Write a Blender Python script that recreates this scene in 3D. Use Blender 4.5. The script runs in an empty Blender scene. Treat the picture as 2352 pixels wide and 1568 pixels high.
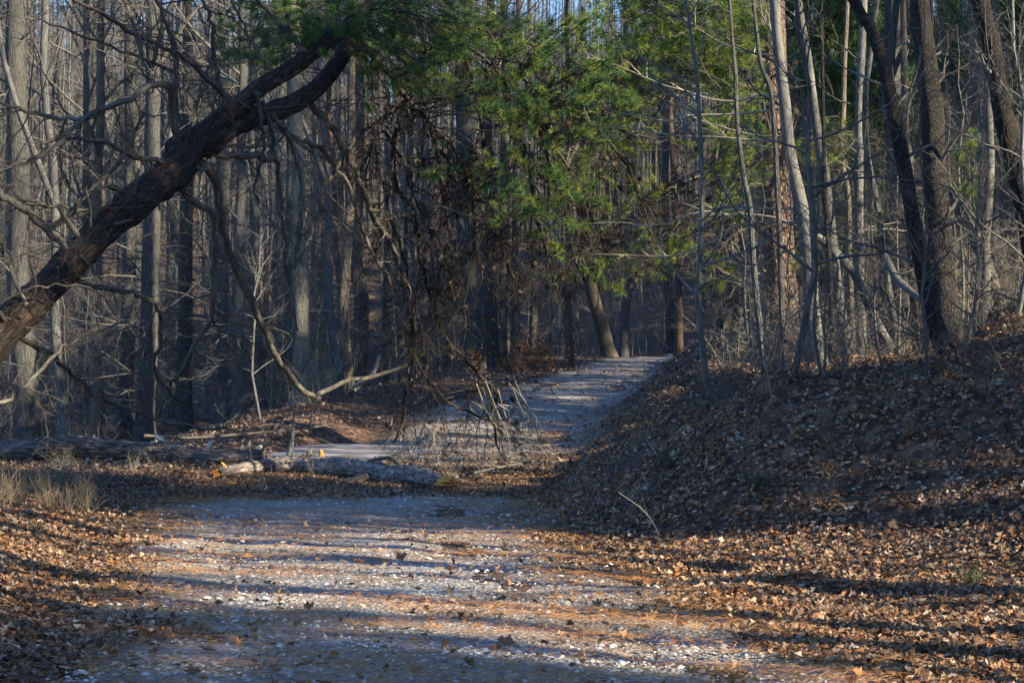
import bpy, math, random
import numpy as np
from mathutils import Vector

# ------------------------------------------------------------------ camera, sky, sun, exposure
sc = bpy.context.scene
COL = sc.collection
F = 2352 * 70 / 36.0          # focal length in photo pixels (photo read at 2352 x 1568)
CAMZ = 1.5
PITCH = math.atan(66 / F)
cam_d = bpy.data.cameras.new('camera'); cam = bpy.data.objects.new('camera', cam_d); COL.objects.link(cam)
cam_d.lens = 70; cam_d.sensor_width = 36; cam_d.clip_end = 2000; cam_d.clip_start = 0.1
cam.location = (0, 0, CAMZ); cam.rotation_euler = (math.pi / 2 + PITCH, 0, 0)
sc.camera = cam

SUN_AZ = math.radians(30)      # sun is on the right and this far behind the picture plane
SUN_EL = math.radians(25)
sdir = Vector((math.cos(SUN_AZ) * math.cos(SUN_EL), -math.sin(SUN_AZ) * math.cos(SUN_EL), math.sin(SUN_EL)))
w = bpy.data.worlds.new('World'); sc.world = w; w.use_nodes = True
nt = w.node_tree
sky = nt.nodes.new('ShaderNodeTexSky'); sky.sky_type = 'NISHITA'; sky.sun_disc = False
sky.sun_elevation = SUN_EL; sky.sun_rotation = math.atan2(sdir.x, sdir.y)
sky.ozone_density = 7.0; sky.dust_density = 0.3
nt.links.new(sky.outputs[0], nt.nodes['Background'].inputs[0])
nt.nodes['Background'].inputs[1].default_value = 0.1
sl = bpy.data.lights.new('sun', 'SUN'); sl.energy = 5.0; sl.angle = math.radians(0.5); sl.color = (1.0, 0.85, 0.58)
so = bpy.data.objects.new('sun', sl); COL.objects.link(so)
so.rotation_euler = sdir.to_track_quat('Z', 'Y').to_euler(); so.location = (40, -30, 40)
vs = sc.view_settings
vs.view_transform = 'Standard'; vs.look = 'None'; vs.gamma = 1; vs.use_curve_mapping = False
vs.exposure = 1.8
sc.cycles.max_bounces = 3; sc.cycles.diffuse_bounces = 2; sc.cycles.transparent_max_bounces = 4
sc.cycles.use_denoising = True; sc.cycles.denoiser = 'OPENIMAGEDENOISE'; sc.cycles.denoising_input_passes = 'RGB_ALBEDO_NORMAL'; sc.cycles.denoising_prefilter = 'ACCURATE'

# ------------------------------------------------------------------ numbers and shapes
R = np.random.default_rng(7)
A = np.array
_tab = R.random((64, 64))
def vnoise(x, y, f=1.0, o=0):
    x = np.asarray(x, float) * f + o * 7.31; y = np.asarray(y, float) * f + o * 3.77
    xi = np.floor(x).astype(int); yi = np.floor(y).astype(int)
    u = x - xi; v = y - yi; u = u * u * (3 - 2 * u); v = v * v * (3 - 2 * v)
    a = _tab[xi % 64, yi % 64]; b = _tab[(xi + 1) % 64, yi % 64]
    c = _tab[xi % 64, (yi + 1) % 64]; d = _tab[(xi + 1) % 64, (yi + 1) % 64]
    return (a * (1 - u) + b * u) * (1 - v) + (c * (1 - u) + d * u) * v - 0.5
def sstep(x, a, b):
    t = np.clip((np.asarray(x, float) - a) / (b - a), 0, 1); return t * t * (3 - 2 * t)
def ray(px, py):
    dx = (px - 1176) / F; dz = (784 - py) / F
    return A([dx, math.cos(PITCH) - dz * math.sin(PITCH), math.sin(PITCH) + dz * math.cos(PITCH)])
def at(px, py, d):
    r = ray(px, py); return A([0, 0, CAMZ]) + r * (d / r[1])

# road: centre, height and half width along y
_ry = A([-60, -20, 0, 5, 9.5, 15, 19, 23, 30, 38, 45, 55, 70, 80, 95, 115, 150, 420.])
_rx = A([6, 3.2, 1.4, .7, .05, -1.15, -1.65, -1.8, -1.2, -.35, 1.1, 2.45, 4.2, 5.4, 8.5, 14, 26, 120])
_zy = A([-60, -20, 0, 20, 27, 31, 36, 40, 45, 55, 70, 80, 95, 110, 420.])
_zz = A([-.5, -.1, 0, 0, .0, .05, .16, .5, .9, 1.27, 1.78, 2.02, 1.95, 1.7, 1.7])
_hy = A([-60, 9, 15, 23, 30, 38, 60, 80, 420.]); _hw = A([2.0, 1.75, 1.62, 1.8, 2.1, 2.05, 1.4, 1.3, 1.3])
_fy = np.arange(-60, 420, .25)
def _sm(v, k=13):
    p = np.pad(v, k // 2, mode='edge'); return np.convolve(p, np.ones(k) / k, 'valid')
_fx, _fz = _sm(np.interp(_fy, _ry, _rx), 17), _sm(np.interp(_fy, _zy, _zz), 13)
def rcx(y): return np.interp(y, _fy, _fx)
def rz(y): return np.interp(y, _fy, _fz)
def rhw(y): return np.interp(y, _hy, _hw)
TOE = A([(60, 2), (20, 8), (9, 11.5), (5, 14), (3, 15.8), (1.2, 17.2), (.42, 19), (.42, 22), (.72, 26), (1.05, 30), (1.5, 38),
         (2.6, 45), (3.9, 55), (5.6, 70), (6.9, 80), (10, 95), (16, 115), (28, 150), (130, 420.)])
def toe_q(x, y):
    x = np.asarray(x, float); y = np.asarray(y, float)
    best = np.full(x.shape, 1e9); sg = np.ones(x.shape)
    for a, b in zip(TOE[:-1], TOE[1:]):
        e = b - a; t = np.clip(((x - a[0]) * e[0] + (y - a[1]) * e[1]) / (e @ e), 0, 1)
        dx = x - a[0] - t * e[0]; dy = y - a[1] - t * e[1]; d = np.hypot(dx, dy)
        s = np.where(e[0] * dy - e[1] * dx < 0, 1, -1)
        m = d < best; best = np.where(m, d, best); sg = np.where(m, s, sg)
    return best * sg
PUD = (-2.85, 35.2, 1.15, 4.0, 0.085)      # puddle centre, radii, level
def hz(x, y):
    x = np.asarray(x, float); y = np.asarray(y, float)
    z = rz(y)
    q = toe_q(x, y)
    bank = np.interp(q, [-.3, 0, .5, 1.2, 2.1, 4, 6, 9, 20, 40, 80, 300], [0, .05, .32, .82, 1.28, 1.5, 2.1, 3.0, 6, 11, 18, 26])
    bank = bank + sstep(q, 0, 1.6) * (vnoise(x, y, .5, 1) * .42 + vnoise(x, y, 1.3, 2) * .30 + vnoise(x, y, 3.1, 8) * .12 - .16 * sstep(vnoise(x * 1.6, y * .5, 1.0, 17), .12, .3))
    p = rcx(y) - rhw(y) - x
    near = 1 - sstep(y, 26, 32)
    left = near * (.16 * sstep(p, .3, 1.6) * (1 - .5 * sstep(y, 19, 24)) + .02 * np.clip(p - 2, 0, 60))
    lf = sstep(y, 31, 40)
    left = left + lf * (.07 * sstep(p, 1.2, 2.4) - 1.5 * sstep(p, 2.6, 8.5))
    far = np.maximum(0, np.hypot(x * .7, y) - 85)
    hill = .185 * far * sstep(far, 0, 50) * (1 - .35 * sstep(far, 150, 400))
    rough = vnoise(x, y, .9, 3) * .10 + vnoise(x, y, 2.3, 4) * .05 + vnoise(x, y, 6, 5) * .025
    off = np.abs(x - rcx(y)) - rhw(y)
    z = z + bank + left + hill + rough * (.28 + .72 * sstep(off, -.2, 1.2)) + vnoise(x, y, .12, 6) * 1.2 * sstep(off, 8, 30)
    e = np.hypot((x - PUD[0]) / PUD[2], (y - PUD[1]) / PUD[3]) + .45 * vnoise(x, y, 1.1, 9)
    k = 1 - sstep(e, .8, 1.35)
    return z * (1 - k) + k * np.minimum(z, PUD[4] - .08)
def hz1(x, y): return float(hz(A([x]), A([y]))[0])
def ghit(px, py):
    r = ray(px, py); t = np.concatenate([np.arange(6, 60, .02), np.arange(60, 400, .1)]) / r[1]
    P = A([0, 0, CAMZ])[:, None] + r[:, None] * t
    i = np.argmax(P[2] < hz(P[0], P[1])); return P[:, i]
def gat(px, d):
    x = (px - 1176) / F * d; return A([x, d, hz1(x, d)])

# ------------------------------------------------------------------ mesh helpers
def mk(name, v, quads=None, tris=None, smooth=True, attrs=None, mats=None, fmat=None):
    me = bpy.data.meshes.new(name); v = np.asarray(v, np.float32)
    me.vertices.add(len(v)); me.vertices.foreach_set('co', v.ravel())
    q = np.zeros((0, 4), int) if quads is None else np.asarray(quads)
    t = np.zeros((0, 3), int) if tris is None else np.asarray(tris)
    loops = np.concatenate([q.ravel(), t.ravel()]).astype(np.int32)
    tot = np.concatenate([np.full(len(q), 4), np.full(len(t), 3)]).astype(np.int32)
    st = np.concatenate([[0], np.cumsum(tot)[:-1]]).astype(np.int32)
    me.loops.add(len(loops)); me.loops.foreach_set('vertex_index', loops)
    me.polygons.add(len(tot)); me.polygons.foreach_set('loop_start', st); me.polygons.foreach_set('loop_total', tot)
    me.polygons.foreach_set('use_smooth', np.full(len(tot), smooth))
    for k, (typ, arr) in (attrs or {}).items():
        a = me.attributes.new(k, typ, 'POINT')
        a.data.foreach_set('color' if typ == 'FLOAT_COLOR' else 'vector', np.asarray(arr, np.float32).ravel())
    for m in (mats or []): me.materials.append(m)
    if fmat is not None: me.polygons.foreach_set('material_index', np.asarray(fmat, np.int32))
    me.update(); return me
def nrm(v): return v / np.maximum(np.linalg.norm(v, axis=-1, keepdims=True), 1e-9)
def tubes(name, stacks, mat, rough=0, off=(0, 0, 0), rng=R, caps=False):
    VV, QQ, BB, TT, n0 = [], [], [], [], 0
    for P, Rd, S in stacks:
        P = np.asarray(P, float); Rd = np.asarray(Rd, float)
        if P.ndim == 2: P = P[None]; Rd = Rd[None]
        M, N = Rd.shape
        T = nrm(np.gradient(P, axis=1)); mt = nrm(T.mean(1))
        ref = np.where(np.abs(mt[:, 2:3]) > .8, A([[1., 0, 0]]), A([[0, 0, 1.]]))[:, None, :]
        U = nrm(np.cross(T, ref)); V = np.cross(T, U)
        a = np.linspace(0, 2 * np.pi, S, endpoint=False); c = np.cos(a)[:, None]; s = np.sin(a)[:, None]
        rr = Rd[:, :, None, None] * np.ones((M, N, S, 1))
        if rough:
            f = rng.normal(0, 1, (M, N, S, 1)); f = f + np.roll(f, 1, 2) + np.roll(f, 1, 1) + .6 * np.roll(f, 2, 1)
            rr = rr * (1 + rough * f * .33 + rough * .5 * rng.normal(0, 1, (M, N, 1, 1)) * .4)
        v = P[:, :, None, :] + rr * (c * U[:, :, None, :] + s * V[:, :, None, :])
        L = np.concatenate([np.zeros((M, 1)), np.cumsum(np.linalg.norm(np.diff(P, axis=1), axis=-1), 1)], 1) + rng.random((M, 1)) * 50
        r0 = Rd.max(1)[:, None, None] * np.ones((M, N, S))
        b = np.stack([r0 * np.cos(a), r0 * np.sin(a), L[:, :, None] * np.ones((M, N, S))], -1)
        idx = n0 + np.arange(M * N * S).reshape(M, N, S); nx = np.roll(idx, -1, 2)
        QQ.append(np.stack([idx[:, :-1], nx[:, :-1], nx[:, 1:], idx[:, 1:]], -1).reshape(-1, 4))
        VV.append(v.reshape(-1, 3)); BB.append(b.reshape(-1, 3)); n0 += M * N * S
        if caps:
            for e in (0, -1):
                cv = P[:, e] + T[:, e] * (-1 if e == 0 else 1) * Rd[:, e:e + 1 or None][:, :1] * .25
                ci = n0 + np.arange(M); VV.append(cv); BB.append(b[:, e, 0]); n0 += M
                r_ = idx[:, e]; rn = np.roll(r_, -1, 1)
                TT.append(np.stack([r_, rn, np.repeat(ci[:, None], S, 1)], -1).reshape(-1, 3))
    return mk(name, np.concatenate(VV) - A(off), np.concatenate(QQ), np.concatenate(TT) if TT else None, True, {'bark': ('FLOAT_VECTOR', np.concatenate(BB))}, [mat])
def smooth_line(p, n):
    p = np.asarray(p, float); k = len(p)
    t = np.linspace(0, k - 1, n); i = np.clip(np.floor(t).astype(int), 0, k - 2); u = (t - i)[:, None]
    g = lambda j: p[np.clip(j, 0, k - 1)]
    a, b, c, d = g(i - 1), g(i), g(i + 1), g(i + 2)
    return .5 * (2 * b + (c - a) * u + (2 * a - 5 * b + 4 * c - d) * u ** 2 + (3 * b - a - 3 * c + d) * u ** 3)
def sprout(rng, P, Rd, n, t0, t1, L, ang, bend=(0, 0, 0), npts=4, jit=.25, rk=.5, rmin=.0015, tip=.25, cap=1.):
    """n children on each parent line"""
    P = np.asarray(P, float); Rd = np.asarray(Rd, float)
    if P.ndim == 2: P = P[None]; Rd = Rd[None]
    M, N = Rd.shape
    t = rng.uniform(t0, t1, (M, n)) * (N - 1); i = np.clip(t.astype(int), 0, N - 2); u = t - i
    m = np.arange(M)[:, None]
    p = P[m, i] * (1 - u[..., None]) + P[m, i + 1] * u[..., None]; r = Rd[m, i] * (1 - u) + Rd[m, i + 1] * u
    T = nrm(P[m, i + 1] - P[m, i])
    p = p.reshape(-1, 3); r = r.reshape(-1); T = T.reshape(-1, 3); K = len(p)
    perp = nrm(np.cross(T, nrm(rng.normal(0, 1, (K, 3)))))
    an = rng.uniform(ang[0], ang[1], K)[:, None]
    d = nrm(T * np.cos(an) + perp * np.sin(an))
    ln = rng.uniform(L[0], L[1], K) * (1 - .45 * (t / (N - 1)).reshape(-1))
    out = [p]; step = (ln / (npts - 1))[:, None]
    for k in range(npts - 1):
        d = nrm(d + rng.normal(0, jit, (K, 3)) + A(bend) / (npts - 1)); p = p + d * step; out.append(p)
    rr = np.clip(r * rk, rmin, cap)[:, None] * np.linspace(1, tip, npts)[None]
    return np.stack(out, 1), np.maximum(rr, rmin * .6)
def scatter(name, tv, tf, pos, nor, size, spin, col, mat, rng=R, flat=1.0, smooth=False, yaw3=None):
    """copies of a template shape, laid on given normals, one colour each, as one mesh"""
    N = len(pos); nor = nrm(nor)
    rx = np.stack([np.cos(spin), np.sin(spin), 0 * spin], 1)
    u = nrm(rx - nor * (rx * nor).sum(1, keepdims=True)); v = np.cross(nor, u)
    if np.ndim(size) == 1: size = np.repeat(size[:, None], 3, 1)
    tv = np.asarray(tv, float)
    if tv.ndim == 2: tv = np.broadcast_to(tv, (N,) + tv.shape)
    l = tv * size[:, None, :]
    V = pos[:, None, :] + l[..., 0:1] * u[:, None] + l[..., 1:2] * v[:, None] + l[..., 2:3] * nor[:, None]
    k = tv.shape[1]; tf = np.asarray(tf)
    f = (tf[None] + (np.arange(N) * k)[:, None, None]).reshape(-1, tf.shape[1])
    c = np.repeat(np.concatenate([col, np.ones((N, 1))], 1), k, 0)
    return mk(name, V.reshape(-1, 3), f if tf.shape[1] == 4 else None, f if tf.shape[1] == 3 else None, smooth, {'Col': ('FLOAT_COLOR', c)}, [mat])

def tag(o, label=None, cat=None, group=None, kind=None):
    for k, v in (('label', label), ('category', cat), ('group', group), ('kind', kind)):
        if v: o[k] = v
    return o
def obj(name, me, parent=None):
    o = bpy.data.objects.new(name, me); COL.objects.link(o); o.parent = parent; return o
def thing(name, label, cat, loc=(0, 0, 0), group=None, rz_=0, s=1):
    o = obj(name, None); o.location = [float(c) for c in loc]; o.rotation_euler = (0, 0, rz_); o.scale = (s, s, s); o.empty_display_size = .2
    return tag(o, label, cat, group)

# ------------------------------------------------------------------ materials
def mat(name):
    m = bpy.data.materials.new(name); m.use_nodes = True
    n = m.node_tree; b = n.nodes['Principled BSDF']; b.inputs['Roughness'].default_value = .9
    b.inputs['Specular IOR Level'].default_value = .25
    return m, n, b
def N_(n, t, **kw):
    x = n.nodes.new(t)
    for k, v in kw.items():
        if k in x.inputs: x.inputs[k].default_value = v
        else: setattr(x, k, v)
    return x
def ramp(n, stops):
    r = n.nodes.new('ShaderNodeValToRGB'); e = r.color_ramp.elements
    while len(e) < len(stops): e.new(.5)
    for el, (p, c) in zip(e, stops): el.position = p; el.color = (*c, 1)
    return r
def bark(name, dark, mid, light, sc_=22, stretch=.22, bump=.6, crack=.12, lichen=None, dist=.02):
    m, n, b = mat(name)
    at_ = N_(n, 'ShaderNodeAttribute', attribute_name='bark')
    mp = N_(n, 'ShaderNodeMapping'); mp.inputs['Scale'].default_value = (sc_, sc_, sc_ * stretch)
    n.links.new(at_.outputs['Vector'], mp.inputs[0])
    nz = N_(n, 'ShaderNodeTexNoise', Scale=2.2, Detail=4.0); n.links.new(mp.outputs[0], nz.inputs[0])
    mx = N_(n, 'ShaderNodeMixRGB', blend_type='ADD'); mx.inputs[0].default_value = .5
    n.links.new(mp.outputs[0], mx.inputs[1]); n.links.new(nz.outputs['Color'], mx.inputs[2])
    vo = N_(n, 'ShaderNodeTexVoronoi', feature='DISTANCE_TO_EDGE', Scale=1.0); n.links.new(mx.outputs[0], vo.inputs['Vector'])
    cr = ramp(n, [(0, dark), (crack, mid), (1, light)]); 
    n2 = N_(n, 'ShaderNodeTexNoise', Scale=.35, Detail=6.0, Roughness=.65); n.links.new(mp.outputs[0], n2.inputs[0])
    mm = N_(n, 'ShaderNodeMath', operation='MULTIPLY'); n.links.new(vo.outputs[0], mm.inputs[0]); n.links.new(n2.outputs[0], mm.inputs[1])
    ml = N_(n, 'ShaderNodeMath', operation='MULTIPLY'); ml.inputs[1].default_value = 3.0; n.links.new(mm.outputs[0], ml.inputs[0])
    n.links.new(ml.outputs[0], cr.inputs[0]); last = cr.outputs[0]
    oi = N_(n, 'ShaderNodeObjectInfo')
    hv = N_(n, 'ShaderNodeHueSaturation'); n.links.new(last, hv.inputs['Color'])
    mr = N_(n, 'ShaderNodeMapRange'); mr.inputs[3].default_value = .7; mr.inputs[4].default_value = 1.3
    n.links.new(oi.outputs['Random'], mr.inputs[0]); n.links.new(mr.outputs[0], hv.inputs['Value']); last = hv.outputs[0]
    if lichen:
        n3 = N_(n, 'ShaderNodeTexNoise', Scale=.5, Detail=8.0, Roughness=.7); n.links.new(mp.outputs[0], n3.inputs[0])
        r3 = ramp(n, [(.52, (0, 0, 0)), (.66, (1, 1, 1))]); n.links.new(n3.outputs[0], r3.inputs[0])
        lx = N_(n, 'ShaderNodeMixRGB'); lx.inputs[2].default_value = (*lichen, 1)
        n.links.new(r3.outputs[0], lx.inputs[0]); n.links.new(last, lx.inputs[1]); last = lx.outputs[0]
    n.links.new(last, b.inputs['Base Color'])
    bp = N_(n, 'ShaderNodeBump', Strength=bump, Distance=dist); n.links.new(ml.outputs[0], bp.inputs['Height']); n.links.new(bp.outputs[0], b.inputs['Normal'])
    return m
def colmat(name, trans=0.0, rough=.8, vary=False):
    m, n, b = mat(name); b.inputs['Roughness'].default_value = rough
    a = N_(n, 'ShaderNodeAttribute', attribute_name='Col'); n.links.new(a.outputs['Color'], b.inputs['Base Color'])
    if trans:
        t = N_(n, 'ShaderNodeBsdfTranslucent'); mx = N_(n, 'ShaderNodeMixShader'); mx.inputs[0].default_value = trans
        n.links.new(a.outputs['Color'], t.inputs[0]); n.links.new(b.outputs[0], mx.inputs[1]); n.links.new(t.outputs[0], mx.inputs[2])
        n.links.new(mx.outputs[0], n.nodes['Material Output'].inputs[0])
    return m
def plain(name, stops, scale=20, rough=.9, bump=.3, trans=0):
    m, n, b = mat(name); b.inputs['Roughness'].default_value = rough
    tc = N_(n, 'ShaderNodeTexCoord'); nz = N_(n, 'ShaderNodeTexNoise', Scale=scale, Detail=5.0, Roughness=.65); n.links.new(tc.outputs['Object'], nz.inputs[0])
    oi = N_(n, 'ShaderNodeObjectInfo'); ad = N_(n, 'ShaderNodeMath', operation='MULTIPLY_ADD')
    ad.inputs[1].default_value = .5; n.links.new(oi.outputs['Random'], ad.inputs[0])
    sb = N_(n, 'ShaderNodeMath', operation='SUBTRACT'); sb.inputs[1].default_value = .25; n.links.new(nz.outputs[0], sb.inputs[0]); n.links.new(sb.outputs[0], ad.inputs[2])
    r = ramp(n, stops); n.links.new(ad.outputs[0], r.inputs[0]); n.links.new(r.outputs[0], b.inputs['Base Color'])
    bp = N_(n, 'ShaderNodeBump', Strength=bump, Distance=.01); n.links.new(nz.outputs[0], bp.inputs['Height']); n.links.new(bp.outputs[0], b.inputs['Normal'])
    if trans:
        t = N_(n, 'ShaderNodeBsdfTranslucent'); mx = N_(n, 'ShaderNodeMixShader'); mx.inputs[0].default_value = trans
        n.links.new(r.outputs[0], t.inputs[0]); n.links.new(b.outputs[0], mx.inputs[1]); n.links.new(t.outputs[0], mx.inputs[2])
        n.links.new(mx.outputs[0], n.nodes['Material Output'].inputs[0])
    return m
def groundmat():
    m, n, b = mat('leaf_floor'); g = N_(n, 'ShaderNodeNewGeometry')
    v = N_(n, 'ShaderNodeTexVoronoi', Scale=14.0); n.links.new(g.outputs['Position'], v.inputs['Vector'])
    v2 = N_(n, 'ShaderNodeTexVoronoi', Scale=31.0); n.links.new(g.outputs['Position'], v2.inputs['Vector'])
    r = ramp(n, [(0, (.03, .024, .02)), (.35, (.075, .055, .042)), (.7, (.13, .092, .066)), (1, (.20, .15, .115))])
    sx = N_(n, 'ShaderNodeSeparateColor'); n.links.new(v.outputs['Color'], sx.inputs[0]); n.links.new(sx.outputs[0], r.inputs[0])
    nz = N_(n, 'ShaderNodeTexNoise', Scale=.7, Detail=6.0, Roughness=.6); n.links.new(g.outputs['Position'], nz.inputs[0])
    r2 = ramp(n, [(.3, (.5, .42, .38)), (.7, (1.1, 1, .95))]); n.links.new(nz.outputs[0], r2.inputs[0])
    mu = N_(n, 'ShaderNodeMixRGB', blend_type='MULTIPLY'); mu.inputs[0].default_value = 1; n.links.new(r.outputs[0], mu.inputs[1]); n.links.new(r2.outputs[0], mu.inputs[2])
    n.links.new(mu.outputs[0], b.inputs['Base Color'])
    bp = N_(n, 'ShaderNodeBump', Strength=.9, Distance=.03); n.links.new(v2.outputs[0], bp.inputs['Height']); n.links.new(bp.outputs[0], b.inputs['Normal'])
    return m
def roadmat():
    m, n, b = mat('gravel'); g = N_(n, 'ShaderNodeNewGeometry')
    v = N_(n, 'ShaderNodeTexVoronoi', Scale=38.0); n.links.new(g.outputs['Position'], v.inputs['Vector'])
    sx = N_(n, 'ShaderNodeSeparateColor'); n.links.new(v.outputs['Color'], sx.inputs[0])
    r = ramp(n, [(0, (.13, .125, .12)), (.5, (.25, .245, .24)), (.85, (.36, .355, .35)), (1, (.55, .54, .53))]); n.links.new(sx.outputs[0], r.inputs[0])
    nz = N_(n, 'ShaderNodeTexNoise', Scale=1.3, Detail=7.0, Roughness=.65); n.links.new(g.outputs['Position'], nz.inputs[0])
    r2 = ramp(n, [(.42, (0, 0, 0)), (.62, (1, 1, 1))]); n.links.new(nz.outputs[0], r2.inputs[0])
    mx = N_(n, 'ShaderNodeMixRGB'); mx.inputs[2].default_value = (.24, .15, .085, 1)
    sc2 = N_(n, 'ShaderNodeMath', operation='MULTIPLY'); sc2.inputs[1].default_value = .7
    n.links.new(r2.outputs[0], sc2.inputs[0]); n.links.new(sc2.outputs[0], mx.inputs[0]); n.links.new(r.outputs[0], mx.inputs[1])
    ed = N_(n, 'ShaderNodeAttribute', attribute_name='edge'); sp = N_(n, 'ShaderNodeSeparateXYZ'); n.links.new(ed.outputs['Vector'], sp.inputs[0])
    r3 = ramp(n, [(.58, (0, 0, 0)), (.86, (1, 1, 1))]); n.links.new(sp.outputs[0], r3.inputs[0])
    fl = ramp(n, [(0, (.05, .036, .027)), (.5, (.10, .066, .042)), (1, (.19, .12, .07))]); n.links.new(sx.outputs[1], fl.inputs[0])
    me_ = N_(n, 'ShaderNodeMixRGB'); n.links.new(r3.outputs[0], me_.inputs[0]); n.links.new(mx.outputs[0], me_.inputs[1]); n.links.new(fl.outputs[0], me_.inputs[2])
    n.links.new(me_.outputs[0], b.inputs['Base Color'])
    bp = N_(n, 'ShaderNodeBump', Strength=.8, Distance=.02); n.links.new(v.outputs[0], bp.inputs['Height']); n.links.new(bp.outputs[0], b.inputs['Normal'])
    return m
def icemat():
    m, n, b = mat('puddle_ice'); g = N_(n, 'ShaderNodeNewGeometry')
    mp = N_(n, 'ShaderNodeMapping'); mp.inputs['Scale'].default_value = (1.0, .45, 1); n.links.new(g.outputs['Position'], mp.inputs[0])
    nz = N_(n, 'ShaderNodeTexNoise', Scale=2.4, Detail=6.0, Roughness=.6); n.links.new(mp.outputs[0], nz.inputs[0])
    r = ramp(n, [(.35, (.26, .22, .17)), (.5, (.42, .41, .40)), (.68, (.58, .59, .61))]); n.links.new(nz.outputs[0], r.inputs[0])
    n.links.new(r.outputs[0], b.inputs['Base Color']); b.inputs['Roughness'].default_value = .22; b.inputs['Specular IOR Level'].default_value = .5
    bp = N_(n, 'ShaderNodeBump', Strength=.15, Distance=.01); n.links.new(nz.outputs[0], bp.inputs['Height']); n.links.new(bp.outputs[0], b.inputs['Normal'])
    return m
M_floor, M_road, M_ice = groundmat(), roadmat(), icemat()
M_grey = bark('bark_grey', (.035, .036, .037), (.105, .106, .105), (.21, .21, .205), 26, .15, .5, .10)
M_grey2 = bark('bark_furrowed', (.02, .021, .021), (.08, .081, .08), (.17, .17, .165), 30, .12, .9, .14)
M_brown = bark('bark_brown', (.03, .026, .023), (.11, .095, .08), (.20, .175, .15), 24, .2, .8, .12)
M_pine = bark('bark_pine_plates', (.018, .012, .01), (.17, .115, .09), (.34, .25, .205), 15, .38, 1.0, .16, dist=.05)
M_red = bark('bark_red_pine', (.035, .022, .017), (.15, .10, .08), (.24, .165, .135), 18, .3, .9, .14)
M_darkpine = bark('bark_dark_pine', (.006, .005, .0045), (.034, .027, .024), (.085, .068, .06), 13, .35, 1.0, .16, lichen=(.075, .042, .032), dist=.06)
M_smooth = bark('bark_smooth_grey', (.055, .055, .055), (.10, .10, .098), (.13, .128, .123), 9, .3, .15, .04, lichen=(.165, .17, .162))
M_cherry = bark('bark_scaly_dark', (.008, .0075, .0075), (.038, .034, .032), (.085, .077, .072), 34, .45, 1.0, .2, dist=.03)
M_log = bark('bark_log', (.02, .016, .015), (.12, .10, .095), (.27, .24, .235), 16, .22, .9, .10, lichen=(.19, .16, .14), dist=.04)
M_log2 = bark('bark_weathered_log', (.022, .019, .018), (.16, .14, .135), (.34, .31, .30), 14, .24, .9, .1, lichen=(.23, .20, .18), dist=.04)
M_twig = bark('bark_twig', (.045, .043, .041), (.11, .104, .098), (.18, .172, .162), 40, .2, .2)
M_twigpale = bark('bark_pale_twig', (.16, .14, .11), (.32, .285, .22), (.42, .38, .30), 40, .2, .2)
M_twigdark = bark('bark_dead_branch', (.02, .018, .016), (.07, .06, .052), (.14, .125, .11), 30, .2, .5, lichen=(.17, .17, .145))
M_twigblack = bark('bark_dead_dark', (.01, .009, .008), (.035, .03, .026), (.08, .07, .06), 30, .2, .5)
M_wood = plain('split_wood', [(.2, (.42, .15, .03)), (.5, (.62, .28, .06)), (.8, (.70, .42, .15))], 30, .8, .6)
M_woodpale = plain('weathered_wood', [(.2, (.30, .25, .19)), (.8, (.55, .49, .40))], 25, .8, .6)
M_leafc = colmat('leaf_litter', .12)
M_needle = colmat('pine_needles_green', .35, .55)
M_stonec = colmat('gravel_stones', 0, .85)
M_leaf1 = plain('single_leaf', [(.1, (.10, .05, .028)), (.45, (.22, .13, .08)), (.9, (.42, .30, .21))], 14, .8, .3, .12)
M_stone = plain('stone', [(.1, (.16, .15, .14)), (.5, (.32, .31, .30)), (.9, (.37, .36, .35))], 18, .85, .4)
M_rock = plain('tan_rock', [(.2, (.20, .13, .08)), (.8, (.38, .28, .18))], 9, .9, .7)
M_cone = plain('pine_cone', [(.2, (.025, .018, .014)), (.8, (.075, .055, .04))], 40, .9, .5)
M_grass = plain('dry_grass', [(.2, (.10, .08, .055)), (.8, (.24, .195, .14))], 20, .9, .1, .2)
M_fern = plain('green_blades', [(.2, (.03, .05, .025)), (.8, (.07, .10, .05))], 20, .8, .1, .2)

# ------------------------------------------------------------------ the setting: forest floor, road, puddle
ys = np.concatenate([np.arange(-60, 6, 1.5), np.arange(6, 46, .15), 46 * (430 / 46.) ** (np.linspace(0, 1, 150) ** 1.0)])
s_ = np.linspace(-1, 1, 241)
SX, SY = np.meshgrid(s_, ys)
Aw = np.maximum(.33 * np.abs(SY) + 3, 6); Ww = np.maximum(95, .9 * np.abs(SY) + 40)
GX = Aw * SX + (Ww - Aw) * SX ** 7
GZ = hz(GX, SY)
ny, nx = GX.shape
idx = np.arange(ny * nx).reshape(ny, nx)
qd = np.stack([idx[:-1, :-1], idx[:-1, 1:], idx[1:, 1:], idx[1:, :-1]], -1).reshape(-1, 4)
tag(obj('forest_ground', mk('forest_ground', np.stack([GX, SY, GZ], -1).reshape(-1, 3), qd, None, True, None, [M_floor])), 'leaf covered forest floor with a bank beside the road', kind='structure')

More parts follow.
